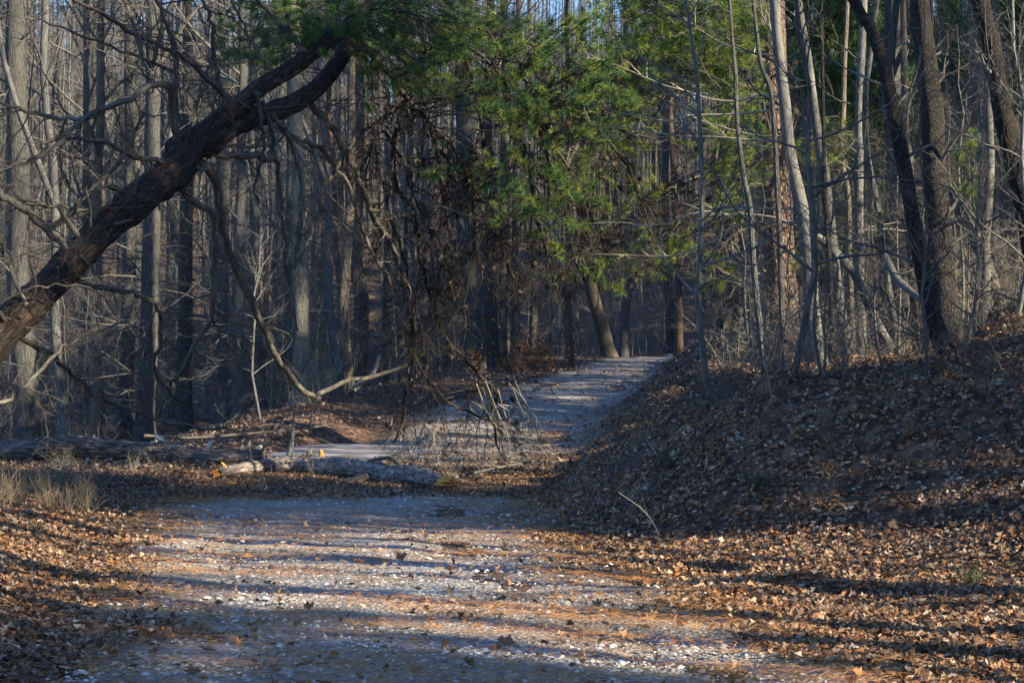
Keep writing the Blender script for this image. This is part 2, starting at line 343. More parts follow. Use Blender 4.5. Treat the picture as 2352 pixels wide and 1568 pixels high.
ry_ = np.concatenate([np.arange(-30, 6, 1), np.arange(6, 46, .15), np.arange(46, 110, .6)])
ru = np.linspace(-1, 1, 41)
RU, RY = np.meshgrid(ru, ry_)
RW = rhw(RY) * (1.34 + .30 * vnoise(RU * 2, RY, .45, 11))
RX = rcx(RY) + RU * RW
crown = .022 + .022 * vnoise(RX, RY, 3, 12) + .02 * vnoise(RX, RY, .8, 13) - .09 * sstep(np.abs(RU), .84, 1.0) - .018 * (np.exp(-((np.abs(RU) - .42) / .13) ** 2))
RZ = hz(RX, RY) + crown
REDGE = np.abs(RU) + .35 * vnoise(RX, RY, .9, 14) + .22 * vnoise(RX, RY, 3.3, 15)
ny, nx = RX.shape; idx = np.arange(ny * nx).reshape(ny, nx)
qd = np.stack([idx[:-1, :-1], idx[:-1, 1:], idx[1:, 1:], idx[1:, :-1]], -1).reshape(-1, 4)
tag(obj('gravel_road', mk('gravel_road', np.stack([RX, RY, RZ], -1).reshape(-1, 3), qd, None, True, {'edge': ('FLOAT_VECTOR', np.stack([REDGE, 0 * REDGE, 0 * REDGE], -1).reshape(-1, 3))}, [M_road])), 'gravel forest road strewn with orange pine needles', kind='structure')

a = np.linspace(0, 2 * np.pi, 60, endpoint=False)
pv = [(PUD[0], PUD[1], PUD[4])] + [(PUD[0] + PUD[2] * 1.55 * math.cos(t), PUD[1] + PUD[3] * 1.5 * math.sin(t), PUD[4]) for t in a]
tag(obj('frozen_puddle', mk('frozen_puddle', pv, None, [(0, 1 + i, 1 + (i + 1) % 60) for i in range(60)], True, None, [M_ice])), 'pale frozen puddle on the road behind the fallen logs', kind='structure')

# ------------------------------------------------------------------ trees of the wood behind: a few kinds, then copies
def flare(h, k=.5, s=.3): return 1 + k * np.exp(-np.maximum(h, 0) / s)
def proto_tree(seed, H, r, bm, tm, lean=0, limb0=.3, nl=20, low=30, fork=False, dens=1.0):
    g = np.random.default_rng(seed); n = 22
    t = np.linspace(0, 1, n); wob = np.cumsum(g.normal(0, .055, (n, 2)), 0) * H / 22; wob -= wob[0]
    P = np.stack([wob[:, 0] + lean * H * t, wob[:, 1], t * H - .3], 1)
    Rr = r * (1 - .82 * t ** .9) * flare(t * H, .45)
    st = [(P, Rr, 10)]
    if fork:
        k = int(n * .3); Q = P[k:].copy(); s = np.linspace(0, 1, n - k)[:, None]
        Q[:, :2] += s ** .8 * g.normal(0, 1, 2) * 1.3; st.append((Q, Rr[k:] * .75, 8))
    tm_ = tubes('trunk', st, bm, .05, rng=g)
    L1 = sprout(g, P, Rr, nl, limb0, .97, (H * .1, H * .24), (.6, 1.2), (0, 0, .7), 6, .16, .42, .008)
    L2 = sprout(g, *L1, int(6 * dens), .15, .95, (.6, 1.9), (.5, 1.0), (0, 0, .25), 5, .2, .5, .004)
    L3 = sprout(g, *L2, int(7 * dens), .1, 1, (.25, .9), (.4, 1.0), (0, 0, .1), 3, .2, .55, .0022)
    D1 = sprout(g, P, Rr, low * 2, .04, limb0 + .2, (.5, 2.6), (1.0, 1.7), (0, 0, -.1), 5, .2, .13, .004)
    D2 = sprout(g, *D1, 8, .2, 1, (.2, 1.0), (.4, 1.1), (0, 0, -.05), 3, .25, .5, .002)
    cm = tubes('crown', [(*L1, 5), (*L2, 3), (*L3, 3), (*D1, 3), (*D2, 3)], tm, rng=g)
    return tm_, cm
def proto_sapling(seed, H, r, bm, nb=16, spread=1.0):
    g = np.random.default_rng(seed); n = 12; t = np.linspace(0, 1, n)
    wob = np.cumsum(g.normal(0, .05, (n, 2)), 0) * H / 5; wob -= wob[0]
    P = np.stack([wob[:, 0] + g.normal(0, .05) * H * t, wob[:, 1], t * H - .12], 1); Rr = r * (1 - .85 * t)
    L1 = sprout(g, P, Rr, nb * 2, .08, .98, (.5 * spread, 1.5 * spread), (.7, 1.35), (0, 0, .35), 6, .18, .5, .003)
    L2 = sprout(g, *L1, 7, .15, 1, (.2, .8), (.4, 1.0), (0, 0, .1), 4, .25, .6, .002)
    L3 = sprout(g, *L2, 3, .2, 1, (.1, .3), (.4, 1.0), (0, 0, .05), 3, .25, .6, .0016)
    return tubes('stem', [(P, Rr, 6)], bm, rng=g), tubes('twigs', [(*L1, 4), (*L2, 3), (*L3, 3)], bm, rng=g)
def proto_shrub(seed, H, bm, ns=8, out=.5):
    g = np.random.default_rng(seed)
    base = np.stack([g.normal(0, .06, ns), g.normal(0, .06, ns), np.full(ns, -.05)], 1)
    d = nrm(np.stack([g.normal(0, out, ns), g.normal(0, out, ns), np.ones(ns)], 1)); p = base; out_ = [p]; ln = g.uniform(.6, 1.1, ns)[:, None] * H
    for k in range(6): d = nrm(d + g.normal(0, .1, (ns, 3)) + A([0, 0, -.05])); p = p + d * ln / 6; out_.append(p)
    P = np.stack(out_, 1); Rr = np.ones((ns, 1)) * .008 * np.linspace(1, .3, 7)[None] * (H / 1.4) ** .5
    L2 = sprout(g, P, Rr, 8, .2, 1, (.2 * H, .5 * H), (.5, 1.2), (0, 0, .05), 4, .25, .6, .002)
    L3 = sprout(g, *L2, 4, .2, 1, (.08, .3), (.4, 1.1), (0, 0, 0), 3, .3, .6, .0016)
    return tubes('stems', [(P, Rr, 4)], bm, rng=g), tubes('twigs', [(*L2, 3), (*L3, 3)], bm, rng=g)

TR = {  # kinds of bare tree
 'grey': [proto_tree(1, 21, .20, M_grey2, M_twig, .01), proto_tree(2, 19, .16, M_grey2, M_twig, -.02, .35), proto_tree(3, 22, .24, M_grey2, M_twig, .0, .4, 22, 10, True)],
 'slim': [proto_tree(4, 15, .085, M_grey, M_twig, .02, .25, 16, 14), proto_tree(5, 13, .07, M_grey, M_twig, -.03, .22, 15, 16), proto_tree(6, 16, .10, M_grey, M_twig, .03, .3, 18, 12, True)],
 'brown': [proto_tree(7, 20, .19, M_brown, M_twig, -.01, .45, 18, 24), proto_tree(8, 18, .15, M_brown, M_twig, .03, .4, 18, 22)],
 'red': [proto_tree(9, 20, .17, M_red, M_twigdark, .01, .5, 16, 22)],
}
SAP = [proto_sapling(20 + i, h, r, m, 15, s) for i, (h, r, m, s) in enumerate([(4.2, .022, M_twig, 1), (5.5, .03, M_twig, 1.2), (3.2, .016, M_twig, .9), (6.5, .04, M_grey, 1.3), (4.0, .018, M_twig, 1.0)])]
SHR = [proto_shrub(40, 1.5, M_twig), proto_shrub(41, 1.1, M_twig, 9, .7), proto_shrub(42, 1.8, M_twigpale, 7, .5)]
MARKS = [(60, 40, 'the stoutest grey tree past the leaning pine'), (215, 46, 'the moss footed brown tree'), (345, 43, 'the straight slim tree by the hanging limbs'), (432, 45, 'the bluish grey tree'), (545, 42, 'the furrowed tree at the verge tip'),
 (690, 43, 'the pale lichened sunlit tree'), (785, 62, 'the reddish far pine'), (940, 27, 'the hanging dead crown'), (1085, 58, 'the broad dark trunk'), (1230, 61, 'the rust brown shrub'), (1305, 64, 'the slender pinkish trunk'), (1380, 80, 'the leaning brown trunk'),
 (1480, 80, 'the crest of the road'), (1560, 62, 'the short red pine'), (1660, 55, 'the lichen spotted tree'), (1796, 34, 'the thick plated pine'), (1890, 24, 'the bent light grey tree'), (1960, 27, 'the leaning smooth grey tree'), (2045, 30, 'the elbowed thin tree'),
 (2115, 21, 'the dark scaly tree'), (2170, 28, 'the stout dark tree'), (2262, 29, 'the slender pale tree'), (2340, 24, 'the leaning furrowed dark tree')]
def by_mark(kind, x, y, off):
    px = 1176 + x / max(y, 1) * F
    if y < 8 or px < -60 or px > 2412: return off
    m = min(MARKS, key=lambda q: abs(q[0] - px)); rel = 'behind' if y > m[1] + 1.5 else ('in front of' if y < m[1] - 1.5 else 'right beside')
    if y > 95: rel = 'far behind'
    return f'{kind} {rel} {m[2]}'
def plant(name, proto, names, x, y, label, cat, group=None, s=1.0, ang=None, sink=0.0, tilt=0.0):
    t = thing(name, label, cat, (x, y, hz1(x, y) - sink), group, R.uniform(0, 6.28) if ang is None else ang, s)
    if tilt: t.rotation_euler[0] = tilt
    for nm, me in zip(names, proto): obj(nm, me, t)
    return t
taken = []
def free(x, y, dmin):
    for (a_, b_) in taken:
        if (a_ - x) ** 2 + (b_ - y) ** 2 < dmin * dmin: return False
    taken.append((x, y)); return True

# trunks that can be picked out in the photograph, one by one: (px at the base, distance, radius m, kind, label)
PICK = [
 (62, 40, .29, 'grey', 'thick furrowed grey tree standing behind the leaning pine trunk, the stoutest there'),
 (145, 37, .115, 'slim', 'dark slim tree rising right behind the long fallen log'),
 (215, 46, .17, 'brown', 'brown barked tree with moss tinted foot behind the long fallen log'),
 (290, 52, .22, 'grey', 'upright grey tree in the wood behind the torn pine branches'),
 (345, 43, .11, 'slim', 'straight slim grey tree beside the hanging pine limbs'),
 (432, 45, .20, 'grey', 'bluish grey tree behind the two bare limbs that hang from the leaning pine'),
 (510, 47, .21, 'grey', 'leaning grey tree near the edge of the leafy verge'),
 (545, 42, .15, 'grey', 'pale furrowed tree rooted at the tip of the leafy verge'),
 (598, 48, .11, 'slim', 'slim tree between two furrowed trees above the verge'),
 (785, 62, .15, 'red', 'reddish pine trunk far back in the wood past the pale sunlit tree'),
 (1000, 60, .10, 'slim', 'narrow sunlit pale tree behind the hanging dead crown'),
 (1085, 58, .32, 'grey', 'broad dark grey trunk behind the shrub with few brown leaves'),
 (1130, 62, .24, 'grey', 'broad grey trunk beside the darker one behind the brown shrubs'),
 (1155, 66, .16, 'grey', 'pale lichen tinted trunk rising over the brown leaved shrub'),
 (1180, 70, .17, 'grey', 'forked pale grey tree behind the brown leaved shrub'),
 (1230, 78, .16, 'grey', 'grey tree behind the leafiest brown shrub'),
 (1305, 64, .14, 'red', 'slender pinkish trunk at the edge of the far road bend'),
 (1435, 84, .23, 'grey', 'grey tree at the crest of the road beside the leaning brown trunk'),
 (1560, 62, .15, 'red', 'short red barked sunlit pine at the bank where the road vanishes'),
 (1660, 55, .22, 'grey', 'pale lichen spotted tree on the bank behind the bare saplings'),
 (2208, 45, .10, 'slim', 'thin pale sunlit tree on the hillside behind the dark trunks'),
 (2240, 38, .17, 'brown', 'brown tree on the hillside beside the smooth pale tree'),
 (2300, 36, .16, 'brown', 'dark brown tree on the hillside among sunlit leaves'),
 (2030, 42, .12, 'slim', 'grey slim tree on the hillside behind the scaly dark tree'),
 (2085, 46, .15, 'brown', 'brown tree on the hillside between scaly and stout dark trunks'),
 (1900, 48, .14, 'grey', 'grey furrowed tree on the hillside behind the smooth grey tree'),
]
R0 = {'grey': [.20, .16, .24], 'slim': [.085, .07, .10], 'brown': [.19, .15], 'red': [.17]}
for i, (px, d, r, kd, lab) in enumerate(PICK):
    k = int(np.argmin(np.abs(A(R0[kd]) - r))); x = (px - 1176) / F * d; taken.append((x, d))
    t = plant('tree', TR[kd][k], ('trunk', 'crown'), x, d, lab, 'tree', s=1)
    q = r / R0[kd][k]; t.scale = (q, q, max(.75, min(1.2, q)))
def wood(n, xr, yr, dmin, probs, yp=1.0, gap=True):
    c = 0
    for _ in range(n * 12):
        if c >= n: break
        u = R.random() ** yp; y = yr[0] + (yr[1] - yr[0]) * u; x = R.uniform(*xr) if callable(xr) is False else xr(y)
        off = abs(x - float(rcx(y))) - float(rhw(y))
        if (off < (3.6 if x < rcx(y) else 1.9) and y < 92) or (gap and x > .27 * y + 1 and 7.6 < x * math.sin(SUN_AZ) + y * math.cos(SUN_AZ) < 15.8) or not free(x, y, dmin): continue
        kd = R.choice(['grey', 'slim', 'brown', 'red'], p=probs); lb = by_mark({'grey': 'bare furrowed grey tree', 'slim': 'slim bare grey tree', 'brown': 'bare brown barked tree', 'red': 'red barked pine trunk'}[kd], x, y, {'grey': 'furrowed grey tree', 'slim': 'slim grey tree', 'brown': 'brown barked tree', 'red': 'red barked pine'}[kd] + ' on the sunward hillside beside the near road')
        k = R.integers(len(TR[kd]))
        plant('tree', TR[kd][k], ('trunk', 'crown'), x, y, lb, 'tree', lb.replace('tree', 'trees', 1), s=R.uniform(.8, 1.2))
        c += 1
inview = lambda m: (lambda y: R.uniform(-(.262 * y + m), .262 * y + m))
wood(100, inview(2), (38, 80), 1.6, [.30, .59, .09, .02])
wood(95, inview(2), (78, 140), 2.2, [.46, .44, .08, .02])
# the same wood goes on beside the frame, on the sun's side, and behind the camera
wood(34, (12, 60), (4, 60), 3.0, [.4, .3, .25, .05])
wood(16, (7, 45), (-30, 8), 3.2, [.35, .2, .35, .1])
wood(9, (4.6, 12), (-5, 14.5), .9, [0, 1, 0, 0], gap=False)  # slim trunks added out of view to streak the near road with shadow

for k, w_ in enumerate((8.3, 9.3, 10.0, 11.0, 12.1, 12.8, 13.9, 14.6, 15.7, 20.6, 24.6, 26.4, 28.2)):  # unseen trunks added across the sun's direction to cast stripes on the road
    s0 = R.uniform(6.5, 17); x = 3 + s0 * math.cos(SUN_AZ); y = (w_ - 3 * math.sin(SUN_AZ)) / math.cos(SUN_AZ) - s0 * math.sin(SUN_AZ)
    if x < .262 * y + 1.5: x, y = x + 4 * math.cos(SUN_AZ), y - 4 * math.sin(SUN_AZ)
    taken.append((x, y)); plant('tree', TR['grey'][k % 3], ('trunk', 'crown'), x, y, 'furrowed grey tree on the sunward hillside beside the near road', 'tree', 'furrowed grey trees on the sunward hillside beside the near road', s=R.uniform(.9, 1.15))
# a far wood that reads as one mass on the hill
g = np.random.default_rng(99); n = 1750
y = 135 + 190 * g.random(n) ** 1.1; x = g.uniform(-.29, .29, n) * y; z = hz(x, y)
H = g.uniform(13, 22, n); t = np.linspace(0, 1, 6)
P = np.stack([x[:, None] + np.cumsum(g.normal(0, .12, (n, 6)), 1), y[:, None] + 0 * t[None], z[:, None] - .4 + H[:, None] * t[None]], -1)
Rr = g.uniform(.06, .24, n)[:, None] * (1 - .8 * t[None])
L1 = sprout(g, P, Rr, 8, .3, .98, (1.5, 4.5), (.5, 1.1), (0, 0, .5), 3, .18, .35, .02)
L2 = sprout(g, *L1, 4, .2, 1, (.6, 2.4), (.5, 1.0), (0, 0, .2), 2, .2, .6, .014)
fw = obj('far_wood', tubes('far_wood', [(P, Rr, 4), (*L1, 3), (*L2, 3)], M_grey2, rng=g))
tag(fw, 'mass of distant bare trees on the rising hill behind the wood', 'wood', kind='stuff')

g = np.random.default_rng(98); n = 1250
y = 48 + 100 * g.random(n) ** 1.2; x = g.uniform(-.28, .28, n) * y
y[:450] = g.uniform(86, 125, 450); x[:450] = rcx(y[:450]) + g.uniform(-14, 14, 450)
k = (np.abs(x - rcx(y)) > rhw(y) + 2.6) | (y > 90); x, y = x[k], y[k]; n = len(x); z = hz(x, y); H = g.uniform(1.5, 6, n); t = np.linspace(0, 1, 5)
P = np.stack([x[:, None] + np.cumsum(g.normal(0, .16, (n, 5)), 1), y[:, None] + 0 * t[None], z[:, None] - .1 + H[:, None] * t[None]], -1)
Rr = g.uniform(.01, .03, n)[:, None] * (1 - .75 * t[None])
L1 = sprout(g, P, Rr, 8, .08, 1, (.6, 2.2), (.5, 1.3), (0, 0, .3), 4, .2, .6, .006); L2 = sprout(g, *L1, 3, .2, 1, (.3, 1.0), (.5, 1.1), (0, 0, .1), 2, .2, .6, .004)
tag(obj('undergrowth', tubes('undergrowth', [(P, Rr, 3), (*L1, 3), (*L2, 3)], M_twig, rng=g)), 'grey brown thicket of bare twigs filling the wood between the trunks', 'undergrowth', kind='stuff')

# ------------------------------------------------------------------ trees and saplings drawn from the photograph
def wline(pts, d0, d1=None, n=None, ground=False):
    d1 = d0 if d1 is None else d1; k = len(pts)
    W = A([at(px, py, d0 + (d1 - d0) * i / max(1, k - 1)) for i, (px, py) in enumerate(pts)])
    return smooth_line(W, n or max(8, k * 4))
def hero(name, label, cat, pts, d, r0, r1, bm, n=44, sides=18, rough=.05, tm=None, limbs=8, tw=4, limb_t=(.05, .9), L=(.5, 1.6), ext=6.0, group=None, fl=.3):
    """pts from top to base in photo pixels, radii in photo pixels"""
    pts = list(pts)[::-1]; b = gat(pts[0][0], d); b0 = b.copy(); b0[2] -= .15
    W = [b0] + [at(px, py, d) for px, py in pts[1:]]
    e = W[-1] - W[-2]; W.append(W[-1] + nrm(e + A([0, 0, np.linalg.norm(e) * .3])) * ext * .5); W.append(W[-1] + nrm(e + A([0, 0, np.linalg.norm(e)])) * ext * .5)
    P = smooth_line(A(W), n); h = P[:, 2] - b[2]
    Rr = np.linspace(r0, r1 * .75, n) * d / F * flare(h, fl, .22)
    t = thing(name, label, cat, b, group)
    obj('trunk', tubes('trunk', [(P, Rr, sides)], bm, rough, b), t)
    tm = tm or M_twig
    if limbs:
        for k in range(limbs):
            L1 = sprout(R, P, Rr, 1, *limb_t, L, (.8, 1.5), (0, 0, .25), 8, .16, .3, .004, cap=.03)
            L2 = sprout(R, *L1, tw, .2, 1, (.25, .8), (.4, 1.0), (0, 0, .05), 5, .2, .6, .0022)
            L3 = sprout(R, *L2, 3, .2, 1, (.1, .4), (.4, 1.0), (0, 0, .05), 3, .25, .6, .0018)
            br = obj('branch', tubes('branch', [(*L1, 6)], tm, off=b), t)
            tag(obj('twigs', tubes('twigs', [(*L2, 3), (*L3, 3)], tm, off=b), br), kind='stuff')
    return t, P, Rr, b

treeA, PA, RA, bA = hero('grey_tree', 'smooth light grey tree bending at the lip of the leafy bank', 'tree',
    [(1779, 0), (1789, 126), (1804, 252), (1814, 353), (1834, 444), (1849, 529), (1859, 630), (1864, 706), (1872, 790), (1890, 880)], 24, 20, 13, M_smooth, limbs=5)
hero('grey_tree', 'smooth grey tree leaning beside the bent light grey one on the bank', 'tree',
    [(1834, 0), (1849, 91), (1864, 202), (1874, 282), (1890, 378), (1905, 504), (1920, 655), (1940, 770), (1965, 845)], 27, 16, 8, M_smooth, limbs=6)
hero('dark_tree', 'dark scaly barked tree curving over the leafy bank', 'tree',
    [(1960, 0), (1995, 55), (2021, 126), (2046, 227), (2071, 353), (2096, 494), (2121, 630), (2152, 756), (2195, 905)], 21, 20, 14, M_cherry, limbs=6, rough=.09)
hero('dark_tree', 'stout straight dark tree, the widest above the bank behind the scaly one', 'tree',
    [(2112, 0), (2124, 101), (2140, 252), (2147, 403), (2157, 554), (2167, 680), (2182, 800)], 25, 33, 25, M_cherry, limbs=8, rough=.08)
hero('dark_tree', 'furrowed dark tree leaning away from the road on the upper hillside', 'tree',
    [(2252, 0), (2278, 101), (2293, 202), (2313, 302), (2338, 403), (2363, 504), (2400, 700), (2420, 840)], 24, 30, 22, M_cherry, limbs=6, rough=.08)
hero('pale_tree', 'slender smooth pale tree with sunlit stem among orange leaves', 'tree',
    [(2266, 60), (2268, 181), (2272, 303), (2273, 403), (2263, 554), (2263, 655), (2258, 770)], 29, 13, 10, M_smooth, limbs=6)
hero('slim_tree', 'slim grey tree standing straight behind the leaning smooth one', 'tree',
    [(1984, 0), (1975, 202), (1973, 403), (1973, 605), (1980, 820)], 32, 12, 9, M_grey, limbs=7)
hero('slim_tree', 'thin crooked tree with an elbow below a side fork on the bank', 'tree',
    [(2000, 120), (1988, 202), (1990, 340), (2016, 479), (2030, 600), (2050, 720), (2070, 830)], 30, 9, 7, M_grey2, limbs=5)
hero('slim_tree', 'thin wavy brown tree behind the leaning smooth grey tree', 'tree',
    [(1944, 60), (1940, 126), (1937, 252), (1932, 353), (1948, 454), (1950, 580), (1955, 720), (1960, 810)], 33, 8, 6, M_brown, limbs=5)
hero('slim_tree', 'thin dark straight stem right beside the bent light grey tree', 'tree',
    [(1890, 212), (1892, 328), (1895, 454), (1905, 605), (1910, 756), (1905, 875)], 24.5, 7, 4, M_cherry, limbs=5, ext=1.5)
hero('slim_tree', 'slender forked sapling in front of the thick plated pine', 'sapling',
    [(1738, 76), (1748, 151), (1769, 202), (1779, 302), (1784, 403), (1791, 554), (1796, 706), (1801, 790), (1808, 872)], 24, 8, 5, M_grey2, limbs=6, ext=1.5)
hero('slim_tree', 'slender sapling nearest the bank edge with long sunlit side twigs', 'sapling',
    [(1683, 101), (1690, 176), (1693, 277), (1708, 403), (1723, 479), (1731, 605), (1743, 731), (1765, 890)], 24, 8, 4, M_grey2, limbs=8, ext=1.5)
hero('slim_tree', 'stem with pale patches behind the stout dark tree', 'tree',
    [(2075, 60), (2078, 250), (2085, 480), (2095, 640), (2110, 800)], 31, 10, 8, M_brown, limbs=6)
hero('leaning_tree', 'brown trunk leaning at the crest of the road, sunlit along one side', 'tree',
    [(1335, 480), (1348, 600), (1362, 680), (1385, 760), (1402, 812)], 80, 17, 12, M_brown, limbs=5, tw=3)
hero('sunlit_tree', 'pale lichened tree with sunlit side, tallest on the leafy verge', 'tree',
    [(676, 120), (682, 300), (686, 480), (690, 640), (692, 780), (690, 905)], 43, 21, 15, bark('bark_lichen', (.05, .048, .04), (.15, .14, .12), (.26, .245, .205), 28, .15, .8, .12, lichen=(.27, .27, .21)), limbs=8)

# leaning dead limbs on the hillside
def lying(name, label, cat, pts, d0, d1, r0, r1, bm, sides=12, rough=.06, n=24, **kw):
    P = wline(pts, d0, d1, n); Rr = np.linspace(r0, r1, n) * (np.linspace(d0, d1, n)) / F
    o = P.mean(0); o[2] = P[:, 2].min()
    m = obj(name, tubes(name, [(P, Rr, sides)], bm, rough, o, caps=True)); m.location = o
    return tag(m, label, cat, **kw), P, Rr
lying('dead_limb', 'bent dead limb propped between the grey trees on the bank', 'branch', [(1868, 535), (1915, 575), (1960, 625), (1985, 680), (2016, 746), (2046, 800)], 27.5, 28, 9, 11, M_grey)
lying('dead_limb', 'thick dead limb leaning on the pale slender tree', 'branch', [(2160, 420), (2177, 438), (2207, 489), (2237, 544), (2262, 600), (2300, 700)], 29.5, 29, 13, 15, M_brown)
lying('dead_limb', 'short pale broken limb leaning on the dark scaly tree', 'branch', [(2030, 585), (2060, 640), (2095, 672), (2125, 695)], 22, 21.3, 9, 8, M_smooth)

# long thin side branches of the bent grey tree, lit by the sun
LONG = [
 ([(1795, 225), (1762, 218), (1726, 223), (1690, 233), (1630, 228), (1582, 211), (1534, 199), (1486, 180), (1426, 154), (1366, 132)], 3.4),
 ([(1812, 318), (1798, 314), (1726, 310), (1644, 288), (1606, 276), (1560, 255)], 3.6),
 ([(1815, 350), (1738, 334), (1702, 329), (1630, 300), (1580, 285)], 2.6),
 ([(1812, 330), (1659, 316), (1582, 314), (1510, 305), (1438, 293), (1378, 286), (1342, 269)], 3.0),
 ([(1800, 250), (1690, 262), (1587, 266), (1534, 278), (1486, 269), (1426, 259), (1366, 240), (1290, 215)], 3.0),
 ([(1840, 520), (1826, 518), (1773, 499), (1701, 492), (1653, 494), (1605, 480), (1560, 462)], 4.2),
 ([(1845, 515), (1797, 511), (1701, 516), (1653, 549), (1600, 568), (1545, 588), (1485, 588), (1413, 585), (1317, 580)], 3.4),
 ([(1838, 480), (1700, 480), (1588, 492), (1545, 511), (1485, 518), (1423, 511), (1317, 516)], 3.4),
 ([(1850, 560), (1780, 590), (1720, 630), (1640, 640), (1560, 622)], 2.4),
 ([(1862, 690), (1800, 740), (1730, 768), (1680, 775), (1640, 790)], 2.6),
 ([(1790, 130), (1720, 120), (1640, 90), (1570, 40)], 2.8),
]
for pts, r in LONG:
    P = wline(pts, 24, 25.5, 26); Rr = np.linspace(r, .9, 26) * 24.7 / F
    L2 = sprout(R, P, Rr, 8, .25, 1, (.15, .6), (.3, .9), (0, 0, .05), 5, .2, .6, .0022); L3 = sprout(R, *L2, 3, .3, 1, (.08, .3), (.3, .9), (0, 0, .05), 3, .25, .6, .0018)
    br = obj('branch', tubes('branch', [(P, Rr, 6)], M_twigpale, .06, bA), treeA); tag(obj('twigs', tubes('twigs', [(*L2, 3), (*L3, 3)], M_twigpale, off=bA), br), kind='stuff')

# ------------------------------------------------------------------ pines with green needles
def tuft_mesh(seed, tint):
    g = np.random.default_rng(seed); n = 72
    d = nrm(g.normal(0, 1, (n, 3)) + A([.75, 0, .1])); L = g.uniform(.075, .13, n)[:, None]
    b = A([[1., 0, 0]]) * g.uniform(-.07, .03, (n, 1)); s = nrm(np.cross(d, g.normal(0, 1, (n, 3)))) * .0034
    V = np.stack([b - s, b + s, b + d * L + s * .2], 1).reshape(-1, 3)
    col = A(tint)[None] * g.uniform(.6, 1.35, (n, 1)) * g.uniform(.85, 1.15, (n, 3))
    retint = g.random(n) < .08; col[retint] = A([.22, .12, .04])  # a few aged needles turned brown
    c = np.repeat(np.concatenate([col, np.ones((n, 1))], 1), 3, 0)
    return mk('needle_tuft', V, None, np.arange(3 * n).reshape(n, 3), False, {'Col': ('FLOAT_COLOR', c)}, [M_needle]), V, c
TUFT = [tuft_mesh(60 + i, t) for i, t in enumerate([(.055, .12, .035), (.08, .155, .035), (.19, .29, .05), (.038, .105, .048), (.075, .16, .042)])]
def rotm(d, g):
    d = nrm(d); u = nrm(np.cross(d, nrm(g.normal(0, 1, d.shape)))); return np.stack([d, u, np.cross(d, u)], -1)
from mathutils import Matrix
def needles(root, o, blobs, dr, anchors, seed, limit=290, mult=1.0, bright=(0, 1, 2, 3, 4)):
    g = np.random.default_rng(seed); pos = []
    for cx, cy, rx, ry, n in blobs:
        n = int(n * mult); a_ = g.uniform(0, 6.28, n); q = np.sqrt(g.random(n)); d = g.uniform(dr[0], dr[1], n)
        for k in range(n): pos.append(at(cx + rx * q[k] * math.cos(a_[k]), cy + ry * q[k] * math.sin(a_[k]), d[k]))
    pos = A(pos); g.shuffle(pos)
    dd = np.linalg.norm(pos[:, None] - anchors[None], axis=-1); j = dd.argmin(1); an = anchors[j]
    # twigs that carry the tufts
    mid = (pos + an) / 2 + g.normal(0, .06, pos.shape) + A([0, 0, .06]); u = np.linspace(0, 1, 7)[None, :, None]
    P = an[:, None] * (1 - u) ** 2 + 2 * mid[:, None] * u * (1 - u) + pos[:, None] * u ** 2
    P[:, 1:-1] += g.normal(0, .012, P[:, 1:-1].shape)
    Ln = np.minimum(dd.min(1), 1.5)
    Rr = (.0025 + .004 * Ln)[:, None] * np.linspace(1, .45, 7)[None]
    tag(obj('shoots', tubes('shoots', [(P, Rr, 3)], M_twigdark, off=o), root), kind='stuff')
    dirn = nrm(P[:, -1] - P[:, -3] + g.normal(0, .03, pos.shape)); dirn = nrm(dirn + A([0, 0, .15]))
    M = rotm(dirn, g); sc_ = g.uniform(.6, 1.35, len(pos)); VV, CC = [], []
    for k in range(len(pos)):
        q = bright[g.integers(len(bright))]
        if k < limit:
            t = obj('needle_tuft', TUFT[q][0], root)
            mm = Matrix([list(M[k][0]) , list(M[k][1]), list(M[k][2])]).to_4x4(); t.matrix_local = Matrix.Translation(Vector(pos[k] - o)) @ mm @ Matrix.Scale(float(sc_[k]), 4)
        # every shoot also carries smaller tufts along its outer part
        for u_ in (.86,) if k < limit else (1, .86):
            i = min(5, int(u_ * 6)); f = u_ * 6 - i; pp = P[k, i] * (1 - f) + P[k, i + 1] * f if i < 6 else P[k, 6]
            s = sc_[k] * g.uniform(.7, 1.0); m2 = rotm((dirn[k] + g.normal(0, .5, 3))[None], g)[0]
            VV.append((TUFT[q][1] * s) @ m2.T + pp - o + g.normal(0, .02, 3)); CC.append(TUFT[q][2])
    V = np.concatenate(VV); C = np.concatenate(CC)
    tag(obj('needles', mk('needles', V, None, np.arange(len(V)).reshape(-1, 3), False, {'Col': ('FLOAT_COLOR', C)}, [M_needle]), root), kind='stuff')

# the leaning pine
LB = A([-7.35, 18.6, hz1(-7.35, 18.6)])
pine = thing('leaning_pine', 'dark leaning pine arching over the road, its torn crown hanging down', 'pine', LB)
tr = smooth_line(A([LB + A([-.2, 0, -.3]), at(-330, 1050, 18.9), at(-150, 915, 19.4), at(0, 781, 20), at(84, 690, 20.5), at(165, 600, 21), at(240, 527, 21.5), at(330, 447, 22), at(400, 384, 22.6), at(440, 340, 23), at(482, 312, 23.3)]), 50)
trR = np.interp(np.linspace(0, 1, 50), [0, .15, .4, .6, .8, 1], [.30, .23, .165, .185, .20, .175])
trR = trR * (1 + .22 * vnoise(np.linspace(0, 9, 50), np.zeros(50), 1.5)); tr = tr + np.stack([.09 * vnoise(np.linspace(0, 9, 50), np.full(50, 4.), 1.0), np.zeros(50), .09 * vnoise(np.linspace(0, 9, 50), np.full(50, 7.), 1.0)], 1)
obj('trunk', tubes('trunk', [(tr, trR, 26)], M_darkpine, .12, LB), pine)
